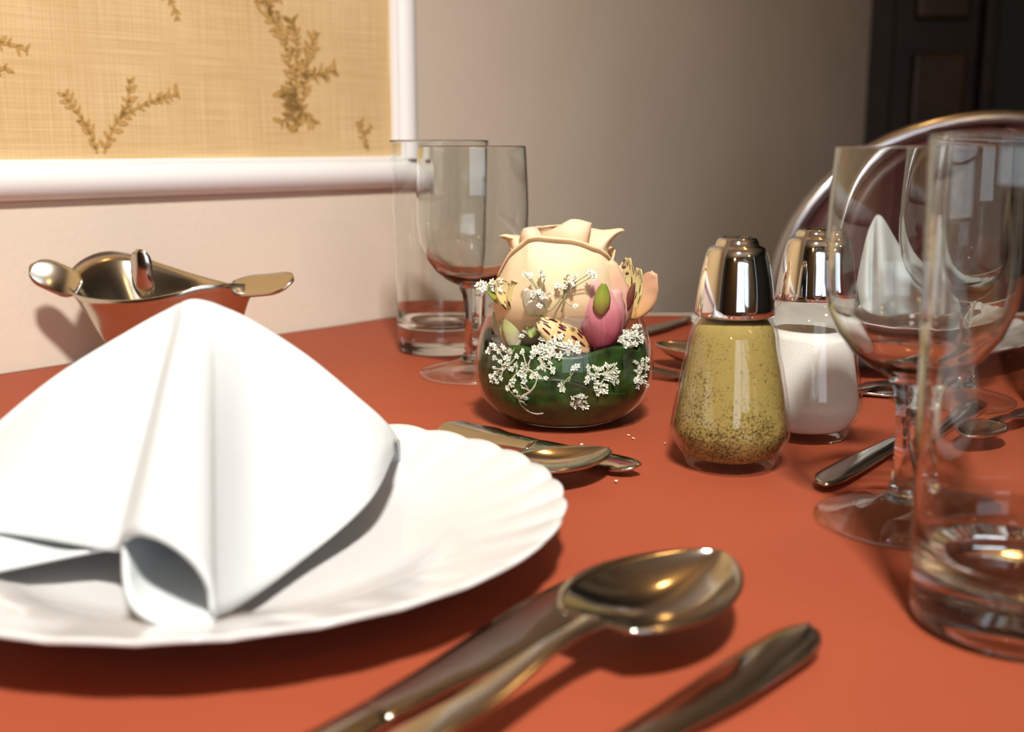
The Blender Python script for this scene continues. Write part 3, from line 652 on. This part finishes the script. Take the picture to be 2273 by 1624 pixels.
# ================================================================ STEEL WAVY BOWL BY THE WALL
VB = Vector((-0.222, 0.735, T+Z0))
def VD(d): return 0.730 + (d-0.70)*0.62
ves = thing('steel_bowl', 'stainless steel bowl with a wavy rim and flared tabs against the left wall', 'bowl', VB)
rim = [(166, 640, .690), (195, 656, .668), (250, 664, .652), (320, 662, .645), (390, 648, .642), (440, 632, .648), (500, 628, .660), (548, 632, .685), (545, 640, .715), (500, 632, .742), (430, 612, .760), (350, 583, .772), (290, 564, .775), (240, 560, .765), (195, 578, .740), (165, 612, .712)]
R = [Pd(p[0], p[1], VD(p[2])) for p in rim]; R = spline(R + [R[0]], 5)[:-1]
n = len(R); rows = []
for lv in range(13):
    t = lv/12; rr = []
    for k, p in enumerate(R):
        d = Vector((p.x-VB.x, p.y-VB.y, 0)); a = math.atan2(d.y, d.x)
        bs = Vector((VB.x + 0.026*math.copysign(abs(math.cos(a))**0.6, math.cos(a)), VB.y + 0.026*math.copysign(abs(math.sin(a))**0.6, math.sin(a)), T+Z0+0.001))
        q = p*(1-t) + bs*t
        flare = 0.005*math.exp(-t*9); u = d.normalized()
        rr.append(q + u*(0.004*math.sin(math.pi*t)) + u*flare - VB)
    rows.append(rr)
me = grid('bowl_body', rows, closed=True)
o = link('bowl_body', me, M['steel2'], ves); solidify(o, 0.0011, 0)
bb = [(0.026*math.copysign(abs(math.cos(a))**0.6, math.cos(a)), 0.026*math.copysign(abs(math.sin(a))**0.6, math.sin(a))) for a in [2*math.pi*k/40 for k in range(40)]]
link('bowl_base', mesh('bowl_base', *prism_data(bb, 0.0, 0.0016)), M['steel2'], ves, False)
def blade_rows(base, tip, nrm, W, prof, cup=0.0, bendv=0.0, nv=14, nu=8, twist=0.0, curl=0.0, ruffle=0.0):
    base, tip, nrm = Vector(base), Vector(tip), Vector(nrm)
    ax = tip-base; L = ax.length; ax.normalize(); nrm = (nrm-ax*nrm.dot(ax)).normalized(); side = ax.cross(nrm)
    rows = []
    for i in range(nv+1):
        v = i/nv; w = W*0.5*prof(v); th = twist*v
        s2 = side*math.cos(th)+nrm*math.sin(th); n2 = nrm*math.cos(th)-side*math.sin(th)
        c = base + ax*(L*v) + nrm*(bendv*L*math.sin(math.pi*v)) + nrm*(curl*L*max(0, v-0.7)**2*8)
        rr = []
        for j in range(nu+1):
            u = -1+2*j/nu
            rr.append(c + s2*(w*u) + n2*(cup*w*(u*u) + ruffle*W*math.sin(7*u+9*v)*v*abs(u)))
        rows.append(rr)
    return rows
petal_p = lambda v: (math.sin(math.pi*(0.06+0.90*v**0.85)))**0.7
tongue = lambda v: 0.45+0.55*math.sin(math.pi*v/0.6) if v < 0.3 else 1.0 if v < 0.7 else max(0.12, math.sqrt(max(0, 1-((v-0.7)/0.3)**2)))
tongue_w = lambda v: (1.25-0.5*v+0.35*v*v if v < 0.75 else (1.25-0.375+0.197)*max(0.15, math.sqrt(max(0, 1-((v-0.75)/0.25)**2)))*0.95)
def blade(name, base, tip, nrm, W, prof, mat, parent, org, th=0.0005, **kw):
    g = blade_rows(base, tip, nrm, W, prof, **kw)
    if name == 'petal':
        for i, r in enumerate(g):
            v = i/(len(g)-1)
            for k, p in enumerate(r):
                e = abs(-1+2*k/(len(r)-1)); q = noise.noise_vector(p*230)*W*0.07*v*(0.35+0.65*e); r[k] = p + q
    o = link(name, grid(name, [[p-org for p in r] for r in g]), mat, parent); solidify(o, th, 0); return o
blade('tab', Pd(178, 640, VD(.690)), Pd(66, 590, 0.728), (-0.35, -1.0, 0.45), 0.0195, tongue, M['steel2'], ves, VB, 0.0011, cup=-0.12, bendv=-0.10, twist=-0.30)
blade('tab', Pd(512, 634, VD(.676)), Pd(651, 622, VD(.645)), (-0.1, -0.75, 1), 0.020, tongue, M['steel2'], ves, VB, 0.0014, cup=-0.08, bendv=-0.02)
blade('tab', Pd(322, 662, VD(.655)), Pd(308, 553, VD(.652)), (-0.15, -1, -0.35), 0.0142, tongue, M['steel'], ves, VB, 0.0011, cup=-0.30, bendv=0.05)

# ================================================================ FLOWER BOWL
BX, BY = gpos(1250, 932); BC = Vector((BX, BY, T+Z0))
BO_ = [(0.0275, 0.0), (0.0300, 0.0006), (0.0360, 0.0042), (0.0425, 0.0098), (0.0470, 0.0165), (0.0492, 0.0240), (0.0496, 0.0300), (0.0488, 0.0380), (0.0470, 0.0460), (0.0447, 0.0530), (0.0425, 0.0590), (0.0418, 0.0625)]
TH = 0.0014
BI = [(0.0, 0.0014), (0.0272, 0.0014), (0.0354, 0.0046), (0.0419, 0.0101), (0.0464, 0.0167), (0.0486, 0.0241), (0.0490, 0.0300), (0.0482, 0.0380), (0.0464, 0.0460), (0.0441, 0.0530), (0.0419, 0.0590), (0.0411, 0.0625)]
def r_in(z):
    if z <= BI[1][1]: return BI[1][0]
    for (r0, z0), (r1, z1) in zip(BI[1:], BI[2:]):
        if z <= z1: return r0+(r1-r0)*(z-z0)/(z1-z0)
    return BI[-1][0]
ob = link('glass_flower_bowl', lathe('glass_flower_bowl', [(0, 0.0008), (0.024, 0.0004)] + BO_ + [(0.0417, 0.0636), (0.0410, 0.0638)] + BI[::-1], 96), M['bowlglass']); ob.location = BC
tag(ob, 'small round clear glass bowl holding the rose and other flowers', 'bowl')
WL = 0.0455
wp = [(0, 0.0024)] + [(r+0.0003, z) for r, z in BI[1:] if z < WL] + [(r_in(WL)+0.0003, WL+0.0006), (r_in(WL)-0.0008, WL), (0, WL-0.0003)]
mi, nti, oi = newmat('water_against_glass'); ti = nti.nodes.new('ShaderNodeBsdfTransparent'); ti.inputs[0].default_value = (0.985, 0.99, 0.98, 1); nti.links.new(ti.outputs[0], oi.inputs[0])
wm = lathe('water', wp, 72); wm.materials.append(M['water']); wm.materials.append(mi)
for p in wm.polygons: p.material_index = 0 if p.center.z > WL-0.0005 else 1
ow = link('water', wm); ow.location = BC
tag(ow, 'clear water filling the lower part of the glass flower bowl', 'water')
ow['kind'] = 'stuff'
def on_bowl(px, py, off, zmin=0.004):
    """nearest point inside the bowl wall seen at this place in the photograph"""
    r = ray(px, py); t = 0.48
    while t < 0.75:
        p = CAMP + r*t; q = p-BC
        if 0.003 < q.z < 0.0625 and math.hypot(q.x, q.y) < r_in(q.z)-off: return p
        t += 0.0004
    return CAMP + r*0.585
# the leaves that line the bowl
lf = thing('lining_leaf', 'broad dark green leaf curled round inside the glass bowl', 'leaf', BC)
for k, (a0, a1, zt, ins) in enumerate([(-3.7, 0.5, 0.046, 0.0018), (-1.2, 2.4, 0.048, 0.0026), (-2.7, -0.8, 0.030, 0.0013), (1.9, 3.9, 0.047, 0.0020)]):
    rows = []
    for i in range(21):
        v = i/20; rr = []
        for j in range(61):
            u = j/60; a = a0+(a1-a0)*u
            top = zt*(0.62+0.38*math.sin(math.pi*min(1, max(0, u*0.9+0.06)))**0.6) + 0.0025*math.sin(5*a+k*2)
            z = 0.0026 + (top-0.0026)*v
            r = r_in(z)-ins*min(1, 0.35+z/0.012) - 0.0003*math.sin(9*a + 260*z + k) - 0.0004*abs(math.sin(38*u + 180*z))
            rr.append((r*math.cos(a), r*math.sin(a), z))
        rows.append(rr)
    o = link('leaf_blade', grid('leaf_blade', rows), M['leaf'], lf); solidify(o, 0.0005, 0)
link('leaf_base', lathe('leaf_base', [(0, 0.0024), (0.0262, 0.0026), (0.031, 0.0050), (0.025, 0.011), (0, 0.013)], 40), M['leaf'], lf)

# rose
RC = Vector((BX-0.0018, BY-0.004, T+Z0))
rose = thing('rose', 'large peach cream rose at the centre of the glass bowl', 'flower', RC)
def rose_petal(name, th0, hw, prof, mat, lift=None, spiral=0.0, nv=22, nu=26, lip=0.0, seed=0, lean=(0, 0)):
    """prof: list of (v, radius, z); hw: half angle; lift(u): raises or lowers the rim"""
    rows = []
    for i in range(nv+1):
        v = i/nv; r = sinterp([(a, b) for a, b, c in prof], v); z = interp([(a, c) for a, b, c in prof], v)
        rr = []
        for j in range(nu+1):
            u = -1+2*j/nu
            wv = 0.35+0.65*math.sin(math.pi*0.5*min(1, v*1.35+0.15))
            tf = (1-abs(u)**3.2*0.55*max(0, (v-0.45)/0.55))
            a = th0 + u*hw*wv
            dz = (lift(u) if lift else 0)*max(0, (v-0.35)/0.65)**1.3
            zz = prof[0][2] + (z-prof[0][2])*tf + dz + 0.0006*math.sin(6*u+seed)*v
            rad = r + spiral*u + 0.0007*math.sin(5*u+seed*2)*v + lip*max(0, v-0.86)*7*(0.4+0.6*abs(math.sin(3*u+seed)))
            rr.append((rad*math.cos(a)+lean[0]*v*v, rad*math.sin(a)+lean[1]*v*v, zz))
        rows.append(rr)
    o = link(name, grid(name, rows), mat, rose); solidify(o, 0.0006, 0); return o
D = math.radians
def net_petal(rows, mat, th=0.0006, nu=6, nv=5):
    g = sheet('petal', [[Pd(*p) for p in r] for r in rows], nu, nv)
    for i, r in enumerate(g):                      # faint ruffle towards the rim
        v = i/(len(g)-1)
        for j_, p in enumerate(r):
            k = noise.noise(p*190)*0.0007*v*v; r[j_] = p + Vector((0, k, k*0.8))
    o = link('petal', grid('petal', [[p-RC for p in r] for r in g]), mat, rose); solidify(o, th, 0); return o
# inner spiral
for k in range(5):
    a = D(-60 + 137*k); r = 0.004+0.0026*k
    rose_petal('petal', a, D(105-4*k), [(0, r*0.6, 0.060), (0.5, r*1.25, 0.085), (0.8, r*1.05, 0.098), (1, r*0.95, 0.1045-0.0006*k)], M['rosein'], spiral=0.0012, seed=k, lip=0.0006)
# whorl round the back
rose_petal('petal', D(85), D(70), [(0, 0.010, 0.056), (0.4, 0.029, 0.073), (0.75, 0.029, 0.090), (0.9, 0.031, 0.096), (1, 0.034, 0.0975)], M['rose'], seed=2, lip=0.001)
rose_petal('petal', D(165), D(50), [(0, 0.010, 0.056), (0.4, 0.029, 0.072), (0.75, 0.027, 0.088), (0.9, 0.026, 0.094), (1, 0.027, 0.0965)], M['rose'], seed=4, lip=0.001)
rose_petal('petal', D(15), D(50), [(0, 0.010, 0.056), (0.4, 0.029, 0.072), (0.75, 0.028, 0.086), (0.9, 0.027, 0.092), (1, 0.028, 0.0945)], M['rose'], seed=1, lip=0.001)
# ruffled petal at the back left and the small roll at the left
net_petal([[(1175, 560, .618), (1205, 560, .622), (1240, 560, .622), (1270, 560, .618)], [(1178, 522, .618), (1208, 518, .622), (1238, 512, .622), (1268, 512, .618)], [(1190, 503, .616), (1212, 501, .620), (1238, 498, .620), (1262, 503, .616)]], M['rose'])
net_petal([[(1150, 575, .602), (1162, 572, .592), (1180, 570, .588), (1200, 568, .592)], [(1152, 540, .602), (1160, 535, .592), (1180, 533, .587), (1204, 533, .592)], [(1157, 518, .602), (1163, 513, .594), (1180, 512, .590), (1200, 518, .594)], [(1162, 508, .604), (1172, 504, .600), (1186, 504, .599), (1195, 511, .602)]], M['rosein'])
# rolled centre petal
net_petal([[(1188, 560, .600), (1225, 565, .590), (1265, 570, .586), (1298, 570, .590), (1304, 566, .604)], [(1190, 530, .602), (1226, 530, .592), (1266, 532, .587), (1302, 534, .591), (1306, 532, .606)], [(1205, 519, .604), (1234, 510, .594), (1268, 508, .589), (1306, 512, .593), (1309, 512, .608)], [(1236, 507, .606), (1250, 496, .597), (1270, 490, .593), (1309, 497, .597), (1311, 498, .610)], [(1258, 496, .608), (1264, 489, .602), (1276, 487, .599), (1309, 494, .602), (1311, 496, .612)]], M['rosein'])
# pointed petal flaring out on the right
net_petal([[(1295, 580, .600), (1315, 585, .598), (1335, 588, .600), (1350, 590, .606)], [(1298, 545, .602), (1318, 552, .597), (1337, 556, .598), (1349, 560, .606)], [(1306, 520, .606), (1328, 525, .602), (1346, 535, .600), (1352, 545, .606)], [(1310, 507, .612), (1338, 513, .606), (1364, 516, .602), (1368, 522, .604)], [(1322, 512, .616), (1352, 510, .608), (1378, 507, .604), (1387, 511, .604)]], M['rose'])
# pointed petal flaring out on the left
net_petal([[(1132, 590, .610), (1142, 585, .602), (1155, 580, .600), (1168, 578, .604)], [(1133, 556, .610), (1140, 553, .602), (1152, 550, .600), (1166, 548, .604)], [(1126, 535, .609), (1136, 533, .603), (1150, 533, .602), (1164, 530, .608)], [(1112, 525, .606), (1128, 526, .603), (1144, 527, .603), (1160, 525, .612)], [(1108, 521, .606), (1122, 521, .605), (1140, 522, .608), (1158, 523, .616)]], M['rose'])
# side petals below them
rose_petal('petal', D(-12), D(42), [(0, 0.012, 0.0535), (0.3, 0.031, 0.063), (0.55, 0.0362, 0.072), (0.8, 0.0345, 0.082), (1, 0.033, 0.088)], M['rose'], seed=8)
rose_petal('petal', D(-168), D(42), [(0, 0.012, 0.0535), (0.3, 0.031, 0.062), (0.55, 0.0360, 0.070), (0.8, 0.0345, 0.079), (1, 0.033, 0.085)], M['rose'], seed=9)
# the broad front petal with its turned-over lip
cx = [(1104, 612), (1130, 564), (1162, 536), (1181, 525), (1225, 527), (1274, 532), (1310, 544), (1345, 561), (1368, 595)]
sd = [1, .75, .45, .25, 0, .1, .35, .7, 1]
xs1 = [1124, 1145, 1172, 1200, 1230, 1262, 1292, 1318, 1340]; xs2 = [1100, 1122, 1155, 1190, 1230, 1272, 1312, 1350, 1382]; xs3 = [1097, 1122, 1158, 1190, 1230, 1272, 1312, 1350, 1380]
def rk(x): return 1-math.sqrt(max(0.0, 1-min(1, ((x-1238)/146)**2)))
sd = [math.sqrt(rk(x)) for x in xs3]
fr = [[(x, 770, .586+.020*k*k) for x, k in zip(xs1, sd)], [(x, 700, .571+.034*k*k) for x, k in zip(xs2, sd)], [(x, 650, .567+.038*k*k) for x, k in zip(xs3, sd)]]
fr.append([(c[0]*0.85+x*0.15, (c[1]*0.5+640*0.5), .569+.036*k*k) for c, x, k in zip(cx, xs3, sd)])
fr.append([(c[0], c[1]+17, .5755+.030*k*k) for c, k in zip(cx, sd)])
fr.append([(c[0], c[1]+7, .5765+.029*k*k) for c, k in zip(cx, sd)])
fr.append([(c[0], c[1]+2, .5740+.029*k*k) for c, k in zip(cx, sd)])
fr.append([(c[0], c[1]-1, .5760+.029*k*k) for c, k in zip(cx, sd)])
fr.append([(c[0], c[1]+4, .5810+.029*k*k) for c, k in zip(cx, sd)])
net_petal(fr, M['rose'])
link('calyx', lathe('calyx', [(0, 0.044), (0.006, 0.046), (0.011, 0.052), (0.013, 0.058), (0.008, 0.060), (0, 0.060)], 24), M['calyx'], rose)
link('stem', tube('stem', [(0, 0, 0.048), (0.001, 0.002, 0.03), (-0.002, 0.001, 0.014)], 0.0024, 10), M['stem'], rose)

# alstroemerias
TOC = Vector((0, -1, 0.25))
fl = thing('alstroemeria', 'pink alstroemeria bloom with a green-tipped sepal right of the rose', 'flower', Pd(1340, 775, .592), group='alstroemeria blooms'); fo = fl.location.copy()
blade('petal', Pd(1330, 776, .578), Pd(1312, 622, .572), (-0.35, -1, 0.15), 0.026, petal_p, M['pink'], fl, fo, cup=-0.55, bendv=0.10)
blade('petal', Pd(1350, 772, .580), Pd(1372, 642, .582), (0.5, -1, 0.1), 0.019, petal_p, M['pink'], fl, fo, cup=-0.6, bendv=0.08)
blade('petal', Pd(1345, 760, .590), Pd(1345, 578, .584), (0.1, -1, 0.25), 0.029, petal_p, M['pinkpeach'], fl, fo, cup=-0.35, bendv=0.06)
blade('sepal', Pd(1333, 700, .569), Pd(1340, 630, .567), (0.1, -1, 0.3), 0.0085, petal_p, M['greenstripe'], fl, fo, cup=-0.6, bendv=0.15)
link('stem', tube('stem', [Vector((0, -0.006, 0.0)), Vector((-0.004, 0.004, -0.02))], 0.0016, 8), M['stem'], fl)
fl = thing('alstroemeria', 'peach and yellow streaked alstroemeria spilling over the right rim of the bowl', 'flower', Pd(1380, 720, .600), group='alstroemeria blooms'); fo = fl.location.copy()
blade('petal', Pd(1392, 705, .598), Pd(1450, 603, .592), (-0.5, -1, 0.3), 0.0155, petal_p, M['peach'], fl, fo, cup=-0.4, bendv=-0.08, ruffle=0.03)
blade('petal', Pd(1378, 705, .598), Pd(1394, 573, .594), (0, -1, 0.3), 0.0115, petal_p, M['streak'], fl, fo, cup=0.4, bendv=-0.04, ruffle=0.03)
blade('petal', Pd(1388, 705, .600), Pd(1420, 596, .597), (-0.3, -1, 0.3), 0.0105, petal_p, M['streak'], fl, fo, cup=0.4, bendv=-0.05, ruffle=0.03)
blade('petal', Pd(1368, 715, .596), Pd(1366, 590, .594), (0.2, -1, 0.3), 0.017, petal_p, M['peach'], fl, fo, cup=-0.4)
blade('petal', Pd(1384, 710, .592), Pd(1408, 628, .588), (0.6, -1, 0.2), 0.0058, petal_p, M['maroon'], fl, fo, cup=-0.6, bendv=0.06)
for px, py in ((1372, 602), (1385, 592), (1392, 606)):
    link('stamen', tube('stamen', spline([Pd(1380, 690, .594)-fo, Pd((px+1380)/2-4, 640, .590)-fo, Pd(px, py, .588)-fo], 5), 0.0003, 5), M['drystem'], fl)
    link('anther', tube('anther', [Pd(px-4, py+2, .588)-fo, Pd(px, py, .588)-fo, Pd(px+4, py+1, .588)-fo], [0.0004, 0.001, 0.0004], 6), M['anther'], fl)
fl = thing('alstroemeria', 'yellow alstroemeria with dark dashes pressed inside the bowl below the rose', 'flower', Pd(1292, 765, .590), group='alstroemeria blooms'); fo = fl.location.copy()
blade('petal', Pd(1310, 782, .580), Pd(1196, 707, .570), (0.1, -1, 0.5), 0.0205, petal_p, M['speckle'], fl, fo, cup=-0.4, bendv=0.10)
blade('petal', Pd(1304, 775, .588), Pd(1240, 690, .582), (0, -1, 0.5), 0.020, petal_p, M['speckle'], fl, fo, cup=-0.3)
link('stem', tube('stem', [Pd(1308, 780, .584)-fo, Pd(1312, 812, .598)-fo], 0.0014, 8), M['stem'], fl)
fl = thing('alstroemeria', 'pale green alstroemeria bud hanging inside the left of the bowl', 'flower', Pd(1145, 770, .600), group='alstroemeria blooms'); fo = fl.location.copy()
for dx, dd, w_ in ((-12, 0.0, 0.013), (10, 0.001, 0.0125), (0, -0.004, 0.012)):
    blade('petal', Pd(1142+dx*1.2, 772, .588+dd), Pd(1136+dx*0.5, 676, .590+dd), (dx*0.03, -1, 0.1), w_, petal_p, M['bud'], fl, fo, cup=-0.7, bendv=0.08)
blade('petal', Pd(1112, 745, .597), Pd(1100, 690, .600), (-0.4, -1, 0.1), 0.010, petal_p, M['bud'], fl, fo, cup=-0.5)
link('stem', tube('stem', [Pd(1136, 678, .592)-fo, Pd(1150, 690, .598)-fo, Pd(1168, 720, .60)-fo], 0.0012, 8), M['stem'], fl)
fl = thing('alstroemeria', 'yellow streaked alstroemeria standing over the left rim of the bowl', 'flower', Pd(1150, 700, .598), group='alstroemeria blooms'); fo = fl.location.copy()
blade('petal', Pd(1154, 692, .588), Pd(1100, 622, .578), (0.2, -1, 0.4), 0.0125, petal_p, M['streak'], fl, fo, cup=0.3)
blade('petal', Pd(1158, 690, .584), Pd(1134, 622, .574), (0.1, -1, 0.4), 0.0115, petal_p, M['streak'], fl, fo, cup=0.3)
blade('petal', Pd(1146, 692, .594), Pd(1075, 632, .592), (0.1, -1, 0.4), 0.0075, petal_p, M['greenstripe'], fl, fo, cup=0.4)
for tx, ty in ((1168, 640), (1190, 648), (1210, 660), (1178, 668)):
    blade('petal', Pd(1188, 700, .572), Pd(tx, ty, .562), (0.1, -1, 0.2), 0.008, petal_p, M['cream'], fl, fo, cup=-0.3)
for tx, ty in ((1205, 716), (1218, 728), (1190, 730), (1178, 735)):
    blade('petal', Pd(1180, 700, .580), Pd(tx, ty+15, .576), (0.1, -1, 0.2), 0.0055, petal_p, M['bud'], fl, fo, cup=-0.3)

# gypsophila
def floret_mesh(seed):
    rnd = random.Random(seed); vs, fs = [], []
    for ring, (nq, el, ln) in enumerate(((6, 0.25, 1.0), (6, 0.7, 0.85), (4, 1.2, 0.7))):
        for k in range(nq):
            a = 2*math.pi*(k+ring*0.5)/nq + rnd.uniform(-.25, .25); e = el+rnd.uniform(-.2, .2)
            d = Vector((math.cos(a)*math.cos(e), math.sin(a)*math.cos(e), math.sin(e))); s = Vector((-math.sin(a), math.cos(a), 0))
            l = ln*rnd.uniform(.8, 1.15); o = len(vs)
            vs += [Vector((0, 0, 0)), d*l*0.6+s*0.30*l, d*l+s*0.12*l+Vector((0, 0, rnd.uniform(-.15, .1))), d*l-s*0.14*l, d*l*0.6-s*0.30*l]
            fs.append((o, o+1, o+2, o+3, o+4))
    return mesh('floret', vs, fs)
FM = [floret_mesh(i) for i in range(5)]
for m_ in FM: m_.materials.append(M['floret'])
def gyp(label, root, tips, size=0.0019, smat='drystem', stemr=0.00035, inside=True, depth=None, joints=None):
    """root: px; tips: list of px; a branching stem with a floret on every tip"""
    def pt(p, off=0.0013): return on_bowl(p[0], p[1], off) if inside else Pd(p[0], p[1], depth if len(p) < 3 else p[2])
    o0 = pt(root)
    t = thing('gypsophila_sprig', label, 'flower', o0, group='gypsophila sprigs')
    J = [pt(j) for j in (joints or [])]
    parts = []
    chain = [o0] + J
    if len(chain) > 1: parts.append(tube_data([p-o0 for p in spline(chain, 4)], stemr*1.5, 5))
    for tp in tips:
        q = pt(tp); jb = min(chain, key=lambda c: (c-q).length + (0.004 if c is o0 else 0))
        mid = jb*0.5+q*0.5 + Vector((random.uniform(-1, 1), 0, random.uniform(-1, 1)))*0.001
        parts.append(tube_data([p-o0 for p in spline([jb, mid, q], 3)], [stemr]*7, 5))
    link('stem', merge('stem', parts), M[smat], t)
    for tp in tips:
        q = pt(tp)
        for r in range(1):
            o = bpy.data.objects.new('floret', random.choice(FM)); C.objects.link(o); o.parent = t
            o.location = q-o0; s = size*random.uniform(0.75, 1.25); o.scale = (s, s, s)
            o.rotation_euler = (D(random.uniform(20, 90)), random.uniform(-.5, .5), random.uniform(-.9, .9))
    return t
def cloud(n, x0, x1, y0, y1, seed, keep=None):
    rnd = random.Random(seed); out = []
    for _ in range(4000):
        p = (rnd.uniform(x0, x1), rnd.uniform(y0, y1))
        if keep and not keep(*p): continue
        if all(math.hypot(p[0]-q[0], p[1]-q[1]) > 8.5 for q in out): out.append(p)
        if len(out) >= n: break
    return out
gyp('large white gypsophila sprig with pale looping stem against the left front of the bowl', (1206, 916),
    cloud(34, 1095, 1228, 778, 850, 1, lambda x, y: y < 850-0.18*abs(x-1170)) + [(1092, 842), (1098, 836), (1104, 846), (1090, 834), (1128, 860), (1136, 852), (1145, 868), (1152, 880), (1160, 858), (1166, 880), (1140, 845), (1162, 893), (1170, 886)],
    joints=[(1190, 918), (1168, 908), (1152, 885), (1178, 868), (1192, 840), (1172, 820), (1145, 830), (1205, 815), (1125, 815)], stemr=0.00042)
gyp('white gypsophila heads clustered at the waterline below the speckled petal', (1235, 790), cloud(20, 1185, 1252, 742, 790, 3) + cloud(6, 1256, 1290, 760, 785, 4), joints=[(1222, 770), (1260, 778)])
gyp('small gypsophila florets at the far left of the waterline in the bowl', (1135, 785), [(1085, 778), (1094, 768), (1100, 774), (1115, 770), (1120, 776), (1164, 738), (1158, 746)], joints=[(1110, 776)])
gyp('gypsophila cluster in the right middle of the green leaf', (1330, 872), cloud(22, 1304, 1372, 806, 852, 5) + cloud(8, 1322, 1350, 850, 872, 6), joints=[(1335, 850), (1345, 830), (1322, 832)])
gyp('lowest gypsophila cluster low on the front of the bowl', (1282, 902), cloud(11, 1268, 1300, 876, 904, 8), joints=[(1284, 890)])
gyp('gypsophila sprig under the right rim of the bowl', (1390, 772), cloud(17, 1376, 1424, 720, 766, 9, lambda x, y: (x-1376)*0.9+y > 752), joints=[(1395, 752), (1408, 740)])
gyp('gypsophila sprig pressed to the right edge of the bowl', (1415, 862), cloud(16, 1408, 1436, 796, 858, 10), joints=[(1418, 840), (1424, 815)])
gyp('two tiny gypsophila florets alone on the dark leaf', (1262, 848), [(1274, 818), (1280, 812), (1248, 862), (1246, 854)], joints=[(1266, 835)], smat='stem')
gyp('fine gypsophila stalks rising in front of the rose', (1246, 692, .566), [(1165, 608, .563), (1176, 612, .563), (1202, 604, .563), (1210, 614, .562), (1238, 634, .563), (1260, 610, .563), (1278, 616, .563), (1310, 606, .563), (1318, 612, .563), (1262, 628, .562), (1255, 636, .562), (1270, 632, .562), (1221, 648, .563), (1186, 652, .562), (1196, 648, .562), (1198, 680, .563), (1278, 680, .563), (1206, 656, .562)], inside=False, depth=.565, joints=[(1252, 665, .564), (1254, 650, .564), (1220, 690, .566), (1200, 660, .564)], smat='stem', size=0.0019, stemr=0.00026)
gyp('white gypsophila florets standing over the left rim of the bowl', (1135, 690, .585), [(1064, 634, .582), (1072, 640, .581), (1078, 632, .582), (1092, 626, .580), (1100, 632, .580), (1108, 624, .580), (1104, 640, .580), (1096, 638, .580), (1068, 628, .582)], inside=False, depth=.583, joints=[(1108, 658, .582), (1085, 645, .582)], smat='stem', size=0.0025)

# ================================================================ CHAIR ACROSS THE TABLE
CHX, CHY = 0.530, 1.25
ch = thing('dining_chair', 'chair with an arched steel frame and burgundy back at the far side', 'chair', (CHX, CHY, 0))
ea, eb, ez = 0.235, 0.188, T-0.008
arch = [(-ea, 0, 0.0), (-ea, 0, 0.3), (-ea, 0, ez-0.05)] + [(-ea*math.cos(t), 0, ez + eb*math.sin(t)) for t in rng(0, math.pi, 30)] + [(ea, 0, ez-0.05), (ea, 0, 0.3), (ea, 0, 0.0)]
link('back_frame', tube('back_frame', arch, 0.0095, 14), M['chrometube'], ch)
rows = []
for i in range(25):
    z = 0.52 - T + i/24*(eb-0.014-(0.52-T)+0.002) ; zz = z + 0.008
    hw_ = ea-0.012 if z < -0.008 else (ea-0.012)*math.sqrt(max(0.0, 1-((z+0.008)/(eb-0.010))**2))
    rows.append([(hw_*(-1+2*j/16), 0.012*math.cos(math.pi*(-0.5+j/16)) , T+z) for j in range(17)])
o = link('backrest', grid('backrest', rows), M['burgundy'], ch); solidify(o, 0.03, 0)
bevel(link('seat', mesh('seat', *box_data((-0.22, -0.42, 0.42), (0.22, -0.01, 0.47))), M['burgundy'], ch), 0.02, 4)
for sx in (-1, 1):
    link('leg', tube('leg', [(sx*0.2, -0.38, 0.42), (sx*0.215, -0.41, 0.0)], 0.0095, 12), M['chrometube'], ch)

# ================================================================ CRUMBS
CL = ['pale crumb on the red cloth just in front of the flower bowl', 'second pale crumb close beside the one in front of the flower bowl', 'pale crumb on the cloth touching the left of the pepper shaker', 'pale crumb on the cloth between the flower bowl and dessert knife', 'pale crumb on the cloth nearest the dessert knife tip']
for k, (px, py) in enumerate(((1396, 971), (1405, 978), (1476, 988), (1292, 991), (1368, 1073))):
    vs = [Vector((random.uniform(-1, 1), random.uniform(-1, 1), random.uniform(0, .8)))*0.0011 for _ in range(9)]
    bm = bmesh.new()
    for v in vs: bm.verts.new(v)
    bmesh.ops.convex_hull(bm, input=bm.verts); me = bpy.data.meshes.new('crumb'); bm.to_mesh(me); bm.free()
    o = link('crumb', me, M['crumb'], None, False); p = Pz(px, py, 0); o.location = (p.x, p.y, T+Z0)
    tag(o, CL[k], 'crumb', 'crumbs on the cloth')

# light through the clear glasses
for o in C.objects:
    if o.type == 'MESH':
        if o.parent and o.parent.name.split('.')[0] in ('wine_glass', 'tumbler') and not o.name.startswith('foot'): o.cycles.is_caustics_caster = True
        elif o.name not in ('glass_flower_bowl', 'water') and not o.name.startswith(('glass_jar', 'foot')): o.cycles.is_caustics_receiver = True
